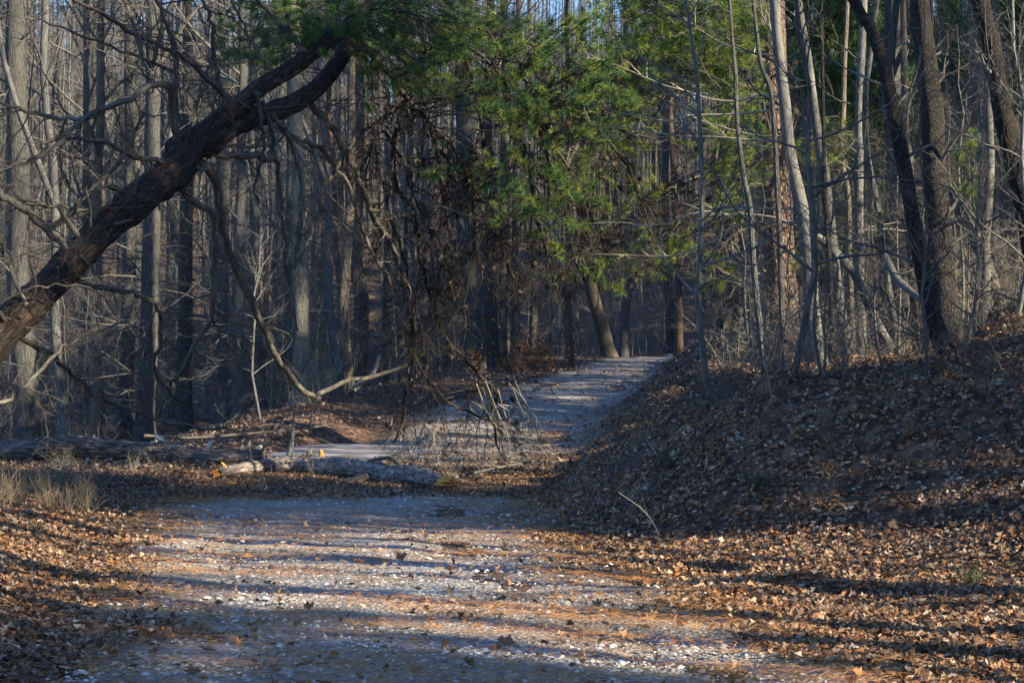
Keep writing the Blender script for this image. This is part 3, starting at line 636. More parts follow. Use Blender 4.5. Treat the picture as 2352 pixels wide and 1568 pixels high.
for k in range(16):
    i = R.integers(18, 49); d_ = nrm(A([R.normal(0, .6), R.normal(-.5, .4), R.normal(.2, .8)])); p0 = tr[i] + d_ * trR[i] * .7; L_ = R.uniform(.1, .45)
    Q = smooth_line(A([p0, p0 + d_ * L_ * .6 + R.normal(0, .03, 3), p0 + d_ * L_ + R.normal(0, .07, 3)]), 8)
    obj('branch_stub', tubes('branch_stub', [(Q, R.uniform(.012, .035) * np.linspace(1.3, .45, 8), 7)], M_twigdark, .12, LB, caps=True), pine)
lo = smooth_line(A([tr[-5], tr[-1], at(540, 285, 23.6), at(600, 266, 24), at(680, 236, 24.5), at(740, 190, 25), at(790, 120, 25.5), at(812, 40, 26), at(850, -60, 26.5), at(930, -180, 27)]), 40)
obj('limb', tubes('limb', [(lo, np.linspace(.16, .07, 40), 22)], M_darkpine, .08, LB), pine)
up = smooth_line(A([tr[-8], at(470, 305, 23.2), at(540, 250, 23.5), at(600, 200, 23.8), at(680, 150, 24.2), at(755, 92, 24.6), at(840, 20, 25), at(930, -80, 25.3)]), 36)
obj('limb', tubes('limb', [(up, np.linspace(.14, .07, 36), 20)], M_darkpine, .08, LB), pine)
BR = [  # hanging and reaching branches: pixel line, distance start/end, radius px start/end, side branches
 ([(372, 372), (357, 367), (312, 360), (250, 331), (168, 317), (96, 329)], 22.2, 21, 7, 3, 6),
 ([(405, 330), (393, 242), (388, 202), (343, 197), (282, 232), (192, 272), (171, 292), (101, 348), (45, 378), (-20, 410)], 22.8, 20.5, 11, 3, 9),
 ([(192, 272), (150, 272), (101, 267), (50, 252), (0, 237), (-40, 225)], 21.5, 21, 6, 3, 5),
 ([(156, -10), (242, 35), (282, 66), (353, 101), (433, 141), (484, 186), (520, 225)], 21, 23.4, 4, 8, 9),
 ([(353, -10), (383, 50), (398, 101), (403, 166), (402, 240), (410, 340)], 22.2, 22.8, 5, 8, 8),
 ([(459, -10), (484, 40), (489, 101), (500, 170), (520, 240)], 23, 23.4, 4, 7, 7),
 ([(0, 30), (80, 45), (160, 75), (260, 110), (330, 135), (400, 165)], 21, 22.6, 2, 4, 7),
 ([(440, 350), (443, 363), (494, 413), (504, 484), (519, 569), (564, 660), (605, 753), (640, 825), (672, 872), (712, 907), (740, 915)], 22.8, 27.5, 13, 6, 10),
 ([(400, 400), (413, 418), (438, 459), (484, 484), (489, 554), (489, 655), (487, 738), (456, 778), (408, 860), (384, 898), (360, 960)], 22.4, 25, 11, 3, 8),
 ([(487, 735), (490, 742), (516, 785), (540, 810), (552, 850)], 24, 24.5, 5, 2, 4),
 ([(450, 352), (469, 353), (500, 355), (554, 360), (600, 363), (633, 365)], 23, 24, 8, 9, 3),
 ([(640, 285), (666, 314), (712, 333), (746, 345), (765, 379), (798, 422), (820, 487), (837, 542), (873, 610), (905, 660)], 24.2, 26.5, 7, 4, 9),
 ([(700, 225), (719, 242), (760, 288), (789, 336), (808, 384), (832, 427), (854, 487), (880, 530), (909, 583), (935, 650)], 24.6, 26.5, 10, 5, 10),
 ([(588, 215), (592, 235), (597, 283), (606, 319), (600, 370), (587, 417), (592, 470)], 23.6, 23.5, 6, 3, 5),
 ([(600, 240), (606, 247), (623, 295), (630, 355), (640, 415), (647, 487), (654, 547), (657, 609), (672, 690), (680, 760)], 23.8, 24.5, 7, 4, 7),
 ([(625, 262), (635, 276), (659, 302), (678, 355), (690, 415), (690, 487), (688, 547), (675, 620)], 24, 24.5, 7, 5, 7),
 ([(815, 300), (803, 343), (748, 415), (736, 463), (719, 530), (690, 590), (640, 640)], 25.5, 25, 6, 3, 8),
 ([(975, 120), (951, 192), (934, 230), (893, 259), (867, 283), (860, 324), (836, 374), (820, 430)], 26.5, 26, 8, 4, 8),
 ([(800, 90), (860, 130), (939, 235), (975, 271), (1000, 330), (1015, 420), (1030, 520), (1060, 600)], 25.7, 27, 10, 4, 11),
 ([(930, 232), (905, 330), (912, 430), (940, 470), (956, 518), (965, 600), (982, 662), (1004, 722), (1023, 777), (1064, 825), (1110, 868), (1150, 915)], 26.3, 28, 8, 4, 12),
 ([(830, 420), (843, 470), (872, 525), (896, 566), (920, 638), (939, 698), (944, 758), (946, 844), (932, 893), (926, 960), (905, 1020)], 26, 28, 8, 3, 12),
 ([(860, 330), (880, 430), (905, 520), (930, 600), (945, 690), (955, 780), (948, 793), (977, 865), (1012, 909), (1056, 937), (1108, 957), (1136, 977), (1144, 1033)], 26.2, 28.2, 6, 3, 12),
 ([(880, 300), (930, 380), (950, 450), (1000, 560), (1010, 650), (990, 740)], 26.3, 27, 6, 3, 10),
 ([(1000, 330), (1060, 400), (1110, 480), (1150, 560), (1180, 640)], 26.6, 27, 6, 2.5, 10),
 ([(860, -30), (960, 40), (1060, 100), (1150, 170), (1210, 240), (1250, 330), (1275, 420), (1290, 500)], 26.5, 27, 9, 3, 9),
 ([(900, -60), (1000, 0), (1100, 40), (1200, 90), (1290, 170), (1330, 260)], 26.7, 27.5, 8, 3, 9),
 ([(700, 120), (660, 70), (610, 20), (560, -30)], 24.3, 24, 8, 4, 6),
 ([(640, 170), (600, 130), (560, 60), (530, 0)], 24, 23.6, 6, 3, 6),
 ([(150, 612), (192, 656), (264, 663), (312, 680), (355, 695), (370, 733), (367, 781), (355, 853), (384, 894), (420, 925)], 21, 23, 7, 4, 7),
 ([(-40, 690), (0, 723), (24, 757), (53, 776), (101, 805), (154, 846), (206, 899), (252, 925), (312, 941), (420, 975), (520, 985)], 19.6, 22.5, 9, 3, 9),
 ([(-30, 940), (0, 925), (36, 901), (62, 877), (103, 836), (134, 803), (168, 788), (211, 764), (295, 739)], 19.2, 20.5, 6, 3, 7),
 ([(-30, 710), (0, 695), (72, 661), (132, 657), (216, 666), (262, 720)], 19.5, 20.5, 3, 1.5, 5),
 ([(-30, 430), (0, 444), (50, 474), (101, 524), (146, 560), (175, 592)], 20.4, 21, 9, 9, 6),
 ([(185, 590), (116, 534), (161, 489), (202, 444), (282, 363), (310, 300)], 21.2, 21.2, 7, 4, 7),
 ([(60, 700), (20, 600), (0, 560), (-40, 520)], 20.2, 19.8, 6, 3, 5),
 ([(300, 450), (250, 420), (215, 330), (225, 250)], 21.8, 21.4, 6, 3, 7),
 ([(240, 520), (180, 480), (110, 470), (40, 455), (-20, 445)], 21.4, 20.8, 6, 3, 7),
 ([(1060, 100), (1090, 220), (1110, 330), (1120, 430), (1150, 540), (1170, 640)], 26.7, 27.3, 7, 3, 8),
 ([(1150, 170), (1190, 300), (1215, 400), (1230, 500), (1260, 600), (1275, 690)], 26.8, 27.5, 7, 3, 8),
 ([(1210, 240), (1270, 330), (1330, 430), (1370, 520), (1400, 600)], 26.8, 27.8, 6, 3, 7),
 ([(1290, 170), (1350, 260), (1420, 350), (1470, 450), (1500, 560)], 27.2, 28, 6, 3, 7),
 ([(975, 271), (1040, 340), (1080, 430), (1090, 530), (1075, 640), (1060, 720)], 26.5, 27, 7, 3, 8),
 ([(1100, 40), (1180, 160), (1300, 260), (1420, 300), (1520, 320)], 26.7, 28, 6, 3, 7),
 ([(1250, 330), (1300, 450), (1310, 560), (1340, 650)], 27, 27.5, 5, 2.5, 7),
]
anch = [lo[15:], up[10:]]
conespots = []
for i, (pts, d0, d1, r0, r1, ns) in enumerate(BR):
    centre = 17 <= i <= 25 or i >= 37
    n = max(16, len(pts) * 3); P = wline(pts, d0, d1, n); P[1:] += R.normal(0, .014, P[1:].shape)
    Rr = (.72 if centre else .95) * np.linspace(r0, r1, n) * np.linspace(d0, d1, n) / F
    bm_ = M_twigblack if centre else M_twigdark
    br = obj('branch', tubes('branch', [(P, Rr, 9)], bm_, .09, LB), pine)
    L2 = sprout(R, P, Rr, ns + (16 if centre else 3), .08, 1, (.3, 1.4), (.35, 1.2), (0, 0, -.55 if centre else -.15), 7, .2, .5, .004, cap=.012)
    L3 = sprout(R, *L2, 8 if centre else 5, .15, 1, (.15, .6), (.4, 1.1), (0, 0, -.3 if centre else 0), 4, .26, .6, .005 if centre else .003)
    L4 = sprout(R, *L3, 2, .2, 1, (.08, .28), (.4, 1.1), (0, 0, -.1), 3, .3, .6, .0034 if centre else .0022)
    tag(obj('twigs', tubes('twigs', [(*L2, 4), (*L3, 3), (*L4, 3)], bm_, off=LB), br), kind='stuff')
    if centre:
        anch.append(P); conespots.append(L3[0][:, -1]); conespots.append(L3[0][:, 2])
    if i in (3, 4, 5, 26, 27): anch.append(P)
stub = wline([(630, 364), (642, 365), (656, 366)], 24, 24, 6)
obj('broken_end', tubes('broken_end', [(stub, A([8, 8.5, 8, 7.5, 7, 5]) * 24 / F, 10)], M_woodpale, .1, LB, caps=True), pine)['label'] = 'pale split end of a snapped dead branch'
anch = np.concatenate(anch)
needles(pine, LB, [(600, 70, 120, 90, 55), (700, 50, 130, 70, 60), (640, 150, 60, 40, 12), (820, 60, 130, 90, 85), (930, 90, 130, 110, 100), (1010, 60, 130, 80, 70), (1060, 170, 120, 80, 55), (1180, 230, 80, 70, 60),
    (1100, 60, 110, 60, 45), (1240, 330, 70, 80, 25), (1330, 120, 110, 110, 55), (1380, 240, 100, 90, 40), (1340, 470, 70, 60, 16), (1090, 400, 100, 50, 22), (1250, 430, 80, 60, 30), (1180, 480, 70, 40, 12), (1250, 510, 60, 40, 12), (960, 180, 120, 50, 30), (845, 250, 10, 10, 1), (560, 130, 60, 60, 14), (1200, 100, 80, 60, 30)], (24, 27.4), anch, 5, mult=1.15, bright=(0, 1, 2, 3, 4))
# cones on the hanging crown
def cone_mesh(seed):
    g = np.random.default_rng(seed); V, Fq, n = [], [], 7
    prof = [(.0, .006), (.008, .017), (.02, .022), (.034, .017), (.046, .008), (.052, .001)]
    for zz, rr in prof:
        for k in range(n):
            a_ = 6.283 * (k + .5 * (len(V) // n % 2)) / n; q = rr * (1.25 if k % 2 else .9) * g.uniform(.9, 1.1); V.append((q * math.cos(a_), q * math.sin(a_), -zz))
    for i in range(len(prof) - 1):
        for k in range(n): Fq.append((i * n + k, i * n + (k + 1) % n, (i + 1) * n + (k + 1) % n, (i + 1) * n + k))
    return mk('cone', V, Fq, None, False, None, [M_cone])
CONE = [cone_mesh(i) for i in range(3)]
cs = np.concatenate(conespots); R.shuffle(cs)
pxs = 1176 + cs[:, 0] / cs[:, 1] * F; cs = cs[(pxs > 830) & (pxs < 1480)][:280]
for p in cs:
    c = obj('cone', CONE[R.integers(3)], pine); c.location = p - LB; c.rotation_euler = (R.normal(0, .8), R.normal(0, .8), R.uniform(0, 6)); s = R.uniform(.9, 1.9); c.scale = (s * R.uniform(.8, 1.2), s, s * R.uniform(.8, 1.3))

# the thick plated pine behind the bank and its green boughs
treeF, PF, RF, bF = hero('plated_pine', 'thick pine with plated pinkish bark behind the saplings on the bank', 'pine',
    [(1772, -60), (1776, 120), (1780, 300), (1784, 454), (1790, 620), (1796, 760), (1802, 845)], 34, 41, 33, M_pine, n=60, sides=30, rough=.05, limbs=5, tm=M_twigdark, ext=7)
BF = [([(1776, 60), (1700, 40), (1600, 30), (1500, 10), (1420, -10)], 34, 30, 10, 3), ([(1776, 150), (1700, 120), (1620, 110), (1540, 120), (1450, 140), (1380, 180)], 34, 30, 10, 3),
      ([(1778, 230), (1730, 220), (1680, 260), (1650, 330), (1640, 400)], 34, 32, 8, 3), ([(1780, 200), (1600, 200), (1480, 240), (1400, 290), (1330, 330), (1300, 390)], 34, 29, 9, 3),
      ([(1774, -20), (1720, -10), (1680, 40), (1700, 90)], 34, 32, 7, 3), ([(1782, 330), (1840, 300), (1900, 320), (1950, 360)], 34, 33, 7, 3),
      ([(1784, 420), (1700, 430), (1600, 470), (1540, 540), (1500, 620)], 34, 31, 7, 3), ([(1784, 400), (1730, 380), (1700, 420), (1690, 500)], 34, 32.5, 6, 3), ([(1784, 440), (1650, 400), (1520, 440), (1430, 500), (1370, 580)], 34, 29.5, 8, 3), ([(1786, 500), (1700, 530), (1650, 580), (1640, 640)], 34, 33, 5, 2)]
anF = []
for pts, d0, d1, r0, r1 in BF:
    P = wline(pts, d0, d1, 24); Rr = np.linspace(r0, r1, 24) * 33 / F; anF.append(P)
    br = obj('bough', tubes('bough', [(P, Rr, 8)], M_twigdark, .06, bF), treeF)
    L2 = sprout(R, P, Rr, 18, .15, 1, (.5, 1.7), (.4, 1.2), (0, 0, -.45), 6, .2, .5, .005); L3 = sprout(R, *L2, 8, .15, 1, (.15, .6), (.4, 1.1), (0, 0, -.2), 4, .26, .6, .0035)
    tag(obj('twigs', tubes('twigs', [(*L2, 4), (*L3, 3)], M_twigdark, off=bF), br), kind='stuff')
needles(treeF, bF, [(1430, 60, 120, 80, 60), (1530, 70, 120, 90, 75), (1640, 60, 110, 80, 85), (1710, 60, 60, 70, 45), (1600, 150, 110, 70, 55), (1400, 190, 90, 70, 40), (1480, 180, 80, 70, 30), (1320, 290, 80, 70, 35), (1440, 300, 80, 60, 22),
    (1700, 200, 70, 80, 30), (1680, 310, 70, 90, 35), (1640, 330, 50, 80, 14), (1740, 360, 40, 70, 14), (1900, 330, 70, 60, 18), (1330, 390, 60, 50, 18), (1540, 560, 80, 60, 20), (1360, 570, 70, 60, 14), (1420, 630, 60, 50, 12), (1290, 600, 60, 50, 8), (1440, 430, 90, 60, 16), (1500, 620, 60, 40, 10), (1690, 480, 40, 60, 12), (1650, 620, 40, 50, 9), (1900, 600, 60, 60, 8)], (29, 33.5), np.concatenate(anF), 6, mult=1.9, bright=(1, 2, 2, 2, 4))  # mostly the yellow-green tufts: sunlight put into the needle colour
def proto_pine(seed, H, r, z0):
    g = np.random.default_rng(seed); n = 20; t = np.linspace(0, 1, n); wob = np.cumsum(g.normal(0, .05, (n, 2)), 0); wob -= wob[0]
    P = np.stack([wob[:, 0], wob[:, 1], t * H - .3], 1); Rr = r * (1 - .85 * t) * flare(t * H, .3)
    L1 = sprout(g, P, Rr, 34, z0, .98, (H * .14, H * .26), (1.1, 1.6), (0, 0, .3), 6, .12, .4, .01); L2 = sprout(g, *L1, 6, .25, 1, (.5, 1.3), (.4, 1.0), (0, 0, .1), 4, .2, .5, .005)
    tip = np.concatenate([L2[0][:, -1], L2[0][:, 2], L1[0][:, -1], L1[0][:, 4]]); m = rotm(g.normal(0, 1, tip.shape) + A([0, 0, .4]), g); VV, CC = [], []
    for k in range(len(tip)):
        q = g.integers(5); VV.append((TUFT[q][1][:150] * g.uniform(3.0, 4.6)) @ m[k].T + tip[k]); CC.append(TUFT[q][2][:150])
    V = np.concatenate(VV)
    return tubes('trunk', [(P, Rr, 12)], M_pine, .05, rng=g), tubes('boughs', [(*L1, 4), (*L2, 3)], M_twigdark, rng=g), mk('needles', V, None, np.arange(len(V)).reshape(-1, 3), False, {'Col': ('FLOAT_COLOR', np.concatenate(CC))}, [M_needle])
PINES = [proto_pine(70, 15, .2, .3), proto_pine(71, 18, .24, .4), proto_pine(72, 11, .15, .18)]
def lane(x, y):      # gaps in the pines through which the low sun reaches the near road and the plated pine
    w_ = x * math.sin(SUN_AZ) + y * math.cos(SUN_AZ); return 7.6 < w_ < 15.8 or 20.4 < w_ < 34.5
PR = np.random.default_rng(6)
c = 0
for _ in range(2500):
    x, y = (PR.uniform(8, 40), PR.uniform(-26, 34)) if c < 22 else (lambda q: (.27 * q + PR.uniform(4, 28), q))(PR.uniform(38, 110))
    if c >= 60: break
    if x < .27 * y + 3.2 or (y < 6 and x < float(rcx(y)) + 3.5) or lane(x, y) or not free(x, y, 2.6): continue
    plant('pine', PINES[PR.integers(3 if c < 22 else 2)], ('trunk', 'boughs', 'needles'), x, y, 'unseen green pine added towards the sun to shade bank and wood', 'pine', 'pines shading the road', s=PR.uniform(.85, 1.2) if c < 22 else PR.uniform(1.25, 1.6), ang=PR.uniform(0, 6.28)); c += 1
SHADE = [(17.7, 8.5, 2), (17.9, 14, 0), (18.4, 11, 2), (18.8, 17, 1), (18.9, 8, 2), (37.5, 22, 1), (40, 25, 0), (36, 30, 11)]  # unseen pines added to throw shade on the bank and the wood
for w_, s0, k in SHADE:
    # a point across the sun's direction, then a way up the hill towards the sun
    p0 = A([-math.sin(SUN_AZ) * 0 + 3.0, (w_ - 3.0 * math.sin(SUN_AZ)) / math.cos(SUN_AZ)]); x, y = p0 + s0 * A([math.cos(SUN_AZ), -math.sin(SUN_AZ)])
    if x < .262 * y + 2.4: continue
    plant('pine', PINES[k % 10], ('trunk', 'boughs', 'needles'), x, y, 'unseen green pine added towards the sun to shade bank and wood', 'pine', 'pines shading the road', s=1.7 if k > 9 else R.uniform(.95, 1.15))
c = 0
for _ in range(300):
    y = R.uniform(40, 66); x = R.uniform(.13, .28) * y
    if c >= 9: break
    if x - float(rcx(y)) < 4 or not free(x, y, 2.2): continue
    plant('pine', PINES[2 if c % 3 else 0], ('trunk', 'boughs', 'needles'), x, y, 'dark green pine half hidden among bare trees on the hillside above the bank', 'pine', 'green pines on the hillside above the bank', s=R.uniform(.6, .95)); c += 1
# a small young pine spray on the hillside
yp = thing('young_pine', 'little green young pine between the stout dark tree and the pale slender one', 'pine', gat(2222, 31)); bY = A(list(yp.location))
PY = smooth_line(A([bY, at(2225, 600, 31), at(2228, 480, 31), at(2226, 380, 31), at(2222, 320, 31)]), 16)
obj('trunk', tubes('trunk', [(PY, np.linspace(.02, .006, 16), 6)], M_brown, off=bY), yp)
needles(yp, bY, [(2222, 420, 30, 40, 14), (2215, 350, 30, 30, 8), (2235, 320, 25, 25, 5), (2240, 500, 30, 50, 6)], (30.7, 31.3), PY[5:], 8)

# ------------------------------------------------------------------ fallen logs
LEAF = A([(-.5, 0, 0), (-.32, .16, .05), (-.1, .13, .03), (.08, .27, .09), (.3, .12, .03), (.5, 0, .02), (.3, -.12, .03), (.08, -.27, .09), (-.1, -.13, .03), (-.32, -.16, .05), (0, 0, -.04)])
LEAFT = [(i, (i + 1) % 10, 10) for i in range(10)]
LEAF6 = LEAF[[0, 2, 3, 5, 7, 8]] ; LEAF6T = [(0, 1, 5), (1, 4, 5), (1, 2, 4), (2, 3, 4)]
def log(name, label, pts, ds, rs, stubs, ends, bm, n=54):
    W = A([at(px, py, d) for (px, py), d in zip(pts, ds)]); P = smooth_line(W, n)
    Rr = np.interp(np.linspace(0, 1, n), np.linspace(0, 1, len(rs)), A(rs)); u_ = np.linspace(0, 9, n); Rr = Rr * (1 + .22 * vnoise(u_, u_ * 0 + len(label), 1.6)); P = P + np.stack([0 * u_, .10 * vnoise(u_, u_ * 0 + 3.3, 1.1), .05 * vnoise(u_, u_ * 0 + 8.1, 1.7)], 1); o = P.mean(0).copy(); o[2] = hz1(o[0], o[1])
    # rest on the ground
    gz = hz(P[:, 0], P[:, 1])
    t = thing(name, label, 'log', o)
    obj('trunk', tubes('trunk', [(P, Rr, 26)], bm, .10, o, caps=True), t)
    # flaking bark plates on the upper side
    k = 260; i = R.integers(1, n - 1, k); a_ = R.uniform(-.5, 3.6, k); tg = nrm(P[np.minimum(i + 1, n - 1)] - P[i - 1]); sd = nrm(np.cross(tg, A([[0, 0, 1.]]))); nn_ = nrm(sd * np.cos(a_)[:, None] + A([[0, 0, 1.]]) * np.sin(a_)[:, None])
    c_ = A([(.15, .125, .115)]) * np.exp(R.normal(0, .55, (k, 1))); pf = P[i] + nn_ * Rr[i][:, None] * R.uniform(.98, 1.07, (k, 1)) + tg * R.uniform(-.04, .04, (k, 1)) - o
    tag(obj('bark_flakes', scatter('bark_flakes', LEAF6, LEAF6T, pf, nn_ + R.normal(0, .22, (k, 3)), np.stack([R.uniform(.05, .16, k), R.uniform(.05, .10, k), R.uniform(.05, .15, k)], 1), np.arctan2(tg[:, 1], tg[:, 0]) + R.normal(0, .3, k), np.clip(c_, .02, .5), M_leafc), t), kind='stuff')
    for u, (dx, dz), L, r, m in stubs:
        i = int(u * (n - 1)); d = nrm(A([dx, R.normal(0, .3), dz])); p0 = P[i] + d * Rr[i] * .7
        Q = smooth_line(A([p0 - d * .05, p0 + d * L * .5 + R.normal(0, .015, 3), p0 + d * L + R.normal(0, .02, 3)]), 8)
        obj('branch_stub', tubes('branch_stub', [(Q, r * np.linspace(1.35, .55, 8), 9)], m, .12, o, caps=True), t)
    for e, L in ends:            # torn, splintered ends
        p = P[e]; d = nrm(P[e] - P[1 if e == 0 else -2]); k = 16; a_ = R.uniform(0, 6.28, k); q = np.sqrt(R.random(k)) * Rr[e] * .75
        u = nrm(np.cross(d, A([0, 0, 1.]))); v = np.cross(d, u)
        s0 = p[None] - d * .10 + (np.cos(a_) * q)[:, None] * u + (np.sin(a_) * q)[:, None] * v; ln = R.uniform(.4, 1.15, k)[:, None] * L
        S = np.stack([s0, s0 + d * (.1 + ln * .5) + R.normal(0, .01, (k, 3)), s0 + d * (.1 + ln) + R.normal(0, .02, (k, 3))], 1)
        obj('splintered_end', tubes('splintered_end', [(S, np.ones((k, 1)) * A([[.035, .03, .004]]) * (Rr[e] / .12), 5)], M_wood, .15, o), t)
    return t, P
def onground(px, d, r):
    p = gat(px, d); pz = CAMZ + 0; q = p[2] + r * 1.12 + .02
    # pixel row of a point at that height
    rr = (q - CAMZ) / d; return 784 - F * math.tan(math.atan(rr) - PITCH)
def logpts(spec): return [(px, onground(px, d, r)) for px, d, r in spec], [d for _, d, _ in spec], [r for _, _, r in spec]
s1 = [(-160, 30.5, .18), (0, 30.4, .175), (150, 30.25, .17), (300, 30.2, .16), (430, 30.0, .15), (520, 29.7, .14), (600, 29.6, .115)]
log('fallen_log', 'long fallen pine log lying from the verge to the puddle edge', *logpts(s1), [(.42, (-.3, 1), .22, .03, M_log), (.62, (-.6, .9), .22, .05, M_woodpale), (.74, (.3, 1), .14, .04, M_woodpale), (.92, (.2, 1), .22, .035, M_log), (.3, (-.8, .6), .35, .02, M_twig), (.96, (.5, .9), .15, .04, M_woodpale)], [], M_log)
s2 = [(500, 27.0, .055), (545, 27.5, .085), (610, 28.0, .105), (690, 28.1, .12), (760, 27.6, .13), (830, 26.8, .135), (890, 25.9, .125), (950, 25.3, .12), (1015, 24.4, .095)]
log('broken_log', 'broken pine log with an orange splintered end lying across the road', *logpts(s2), [(.42, (0, 1), .14, .05, M_log), (.47, (.2, 1), .12, .045, M_wood), (.70, (-.1, 1), .10, .04, M_log), (.06, (-.2, 1), .10, .025, M_wood), (.2, (-.1, 1), .2, .03, M_log), (.86, (.1, -.5), .12, .05, M_wood)], [(0, .14), (-1, .42)], M_log2)
# curved dead branch arching over the broken log, the upright stub and pieces of broken wood below
lying('dead_branch', 'dark curved branch hooked over the broken log', 'branch', [(845, 1060), (880, 1052), (905, 1056), (930, 1085), (955, 1105), (985, 1130)], 26.4, 24.9, 4, 7, M_twigdark, n=18)
lying('upright_stub', 'pointed upright stub between the fallen logs and the puddle', 'stub', [(673, 935), (674, 970), (672, 1000), (668, 1028), (664, 1050)], 28.3, 28.2, 1.6, 8, M_grey, n=16)
for lab, pts, d0, d1, r0, r1, m in [
  ('lit forked limb lying on the leafy verge behind the puddle', [(812, 892), (830, 880), (848, 869), (864, 842), (872, 815)], 40, 40, 8, 4, M_grey),
  ('long dark limb lying along the verge edge under the pale sunlit tree', [(716, 910), (760, 892), (800, 873), (856, 865), (936, 839)], 39, 40, 6, 4, M_twigdark),
  ('rotten chunk of wood beneath the broken log', [(700, 1098), (730, 1108), (760, 1112), (790, 1105)], 26.2, 26, 7, 9, M_brown),
  ('jagged stump piece under the middle of the broken log', [(800, 1112), (822, 1102), (845, 1092)], 25.6, 25.6, 13, 8, M_brown),
  ('pale twig lying on the shaded gravel before the broken log', [(740, 1142), (760, 1135), (790, 1130)], 23.6, 23.8, 2.2, 1.5, M_twigpale),
  ('thin dark stick lying beside the splintered log end', [(860, 1160), (930, 1156), (1000, 1160), (1060, 1150)], 22.2, 22.6, 2.5, 1.5, M_twigdark),
  ('crooked stick in front of the bank on the road edge', [(1010, 1105), (1090, 1085), (1150, 1072), (1220, 1060)], 26, 27.5, 3, 2, M_twig),
  ('bare bough lying behind the long fallen log', [(330, 1000), (430, 1005), (540, 998), (680, 985), (760, 975)], 31.5, 33, 4, 2, M_twigdark)]:
    lying('fallen_branch' if r0 < 8 else 'broken_wood', lab, 'branch' if r0 < 8 else 'wood', pts, d0, d1, r0, r1, m, sides=8, n=16)

# pale brush: twigs of the torn crown lying on the road in the sun
bb = ghit(1180, 1075); br_ = thing('brush_pile', 'tangle of pale sunlit bare twigs standing on the road past the broken log', 'brush', bb)
for k in range(24):
    x0 = R.uniform(1070, 1200); e = (R.uniform(1130, 1280), R.uniform(1010, 1088))
    pts = [(x0, R.uniform(865, 930)), (x0 + R.uniform(10, 50), R.uniform(930, 975)), ((x0 + e[0]) / 2 + R.uniform(0, 40), R.uniform(970, 1010)), e]
    P = wline(pts, 28 + R.normal(0, .25), 28.3 + R.normal(0, .3), 14); Rr = np.linspace(.0062, .003, 14)
    L2 = sprout(R, P, Rr, 6, .2, 1, (.12, .4), (.3, 1.1), (.1, 0, -.3), 5, .25, .65, .003); L3 = sprout(R, *L2, 3, .2, 1, (.06, .22), (.4, 1.1), (0, 0, -.1), 3, .3, .65, .0025)
    b1 = obj('branch', tubes('branch', [(P, Rr, 5)], M_twigpale, .08, bb), br_); tag(obj('twigs', tubes('twigs', [(*L2, 3), (*L3, 3)], M_twigpale, off=bb), b1), kind='stuff')
for k in range(54):
    px, d = (R.uniform(880, 1290), R.uniform(25.5, 30)) if k < 26 else (R.uniform(120, 900), R.uniform(25.2, 29.2)); p = gat(px, d)
    plant('broken_twig', SHR[2 if k % 2 else 0], ('stems', 'twigs'), p[0], p[1], *(('small pale broken twig lying on the road among the torn crown', 'twig', 'broken twigs around the torn crown') if k < 26 else ('small broken twig lying in the litter before the fallen logs', 'twig', 'broken twigs before the fallen logs')), s=R.uniform(.12, .32), tilt=R.choice([-1, 1]) * R.uniform(.7, 1.4))

bb = ghit(950, 1070); b2_ = thing('brush_pile', 'low heap of pale and dark dead twigs under the hanging crown behind the broken log', 'brush', bb)
for k in range(22):
    x0 = R.uniform(890, 1080); e = (x0 + R.uniform(-70, 70), R.uniform(1045, 1092)); d_ = R.uniform(26.6, 29)
    P = wline([(x0, R.uniform(930, 1020)), (x0 + R.uniform(-25, 25), R.uniform(1000, 1040)), e], d_, d_ + R.normal(0, .3), 12); Rr = np.linspace(.0075, .0035, 12); m_ = M_twigdark if k % 3 else M_twigpale
    L2 = sprout(R, P, Rr, 6, .2, 1, (.12, .45), (.3, 1.2), (.05, 0, -.3), 5, .25, .65, .0032); L3 = sprout(R, *L2, 3, .2, 1, (.06, .22), (.4, 1.1), (0, 0, -.1), 3, .3, .65, .0026)
    b1 = obj('branch', tubes('branch', [(P, Rr, 5)], m_, .08, bb), b2_); tag(obj('twigs', tubes('twigs', [(*L2, 3), (*L3, 3)], m_, off=bb), b1), kind='stuff')

# ------------------------------------------------------------------ undergrowth
def sow(n, name, protos, names, lab, cat, grp, fn, sr, sink=.02):
    for _ in range(n):
        x, y = fn(); off = x - float(rcx(y))
        if abs(off) < float(rhw(y)) + .5: continue
        plant(name, protos[R.integers(len(protos))], names, x, y, *((lambda l: (l, cat, l))(by_mark('twiggy bare sapling' if cat == 'sapling' else 'low tangled bare shrub', x, y, lab)) if 'lip' not in lab else (lab, cat, grp)), s=R.uniform(*sr), sink=sink)
def leftwood():
    y = R.uniform(36, 75); return R.uniform(-.262 * y - 1, min(float(rcx(y)) - 5, .2 * y)), y
def bankwood():
    y = R.uniform(23, 48); lo_ = np.interp(y, TOE[5:, 1], TOE[5:, 0]) + 2.2; return R.uniform(lo_, max(lo_ + 1, .262 * y + .5)), y
def crestwood():
    y = R.uniform(48, 96); return (float(rcx(y)) + R.uniform(2.6, 13), y)
def leftnear():
    y = R.uniform(50, 82); return float(rcx(y)) - R.uniform(3, 9), y
sow(46, 'sapling', SAP, ('stem', 'twigs'), 'twiggy bare sapling in the wood behind the long fallen log', 'sapling', 'saplings behind the fallen log', leftwood, (.7, 1.3))
sow(38, 'sapling', SAP, ('stem', 'twigs'), 'twiggy bare sapling on the bank among the grey and dark trees', 'sapling', 'saplings on the bank', bankwood, (.6, 1.1))
sow(44, 'sapling', SAP, ('stem', 'twigs'), 'twiggy bare sapling on the bank where the road bends away', 'sapling', 'saplings at the road bend', crestwood, (.6, 1.0))
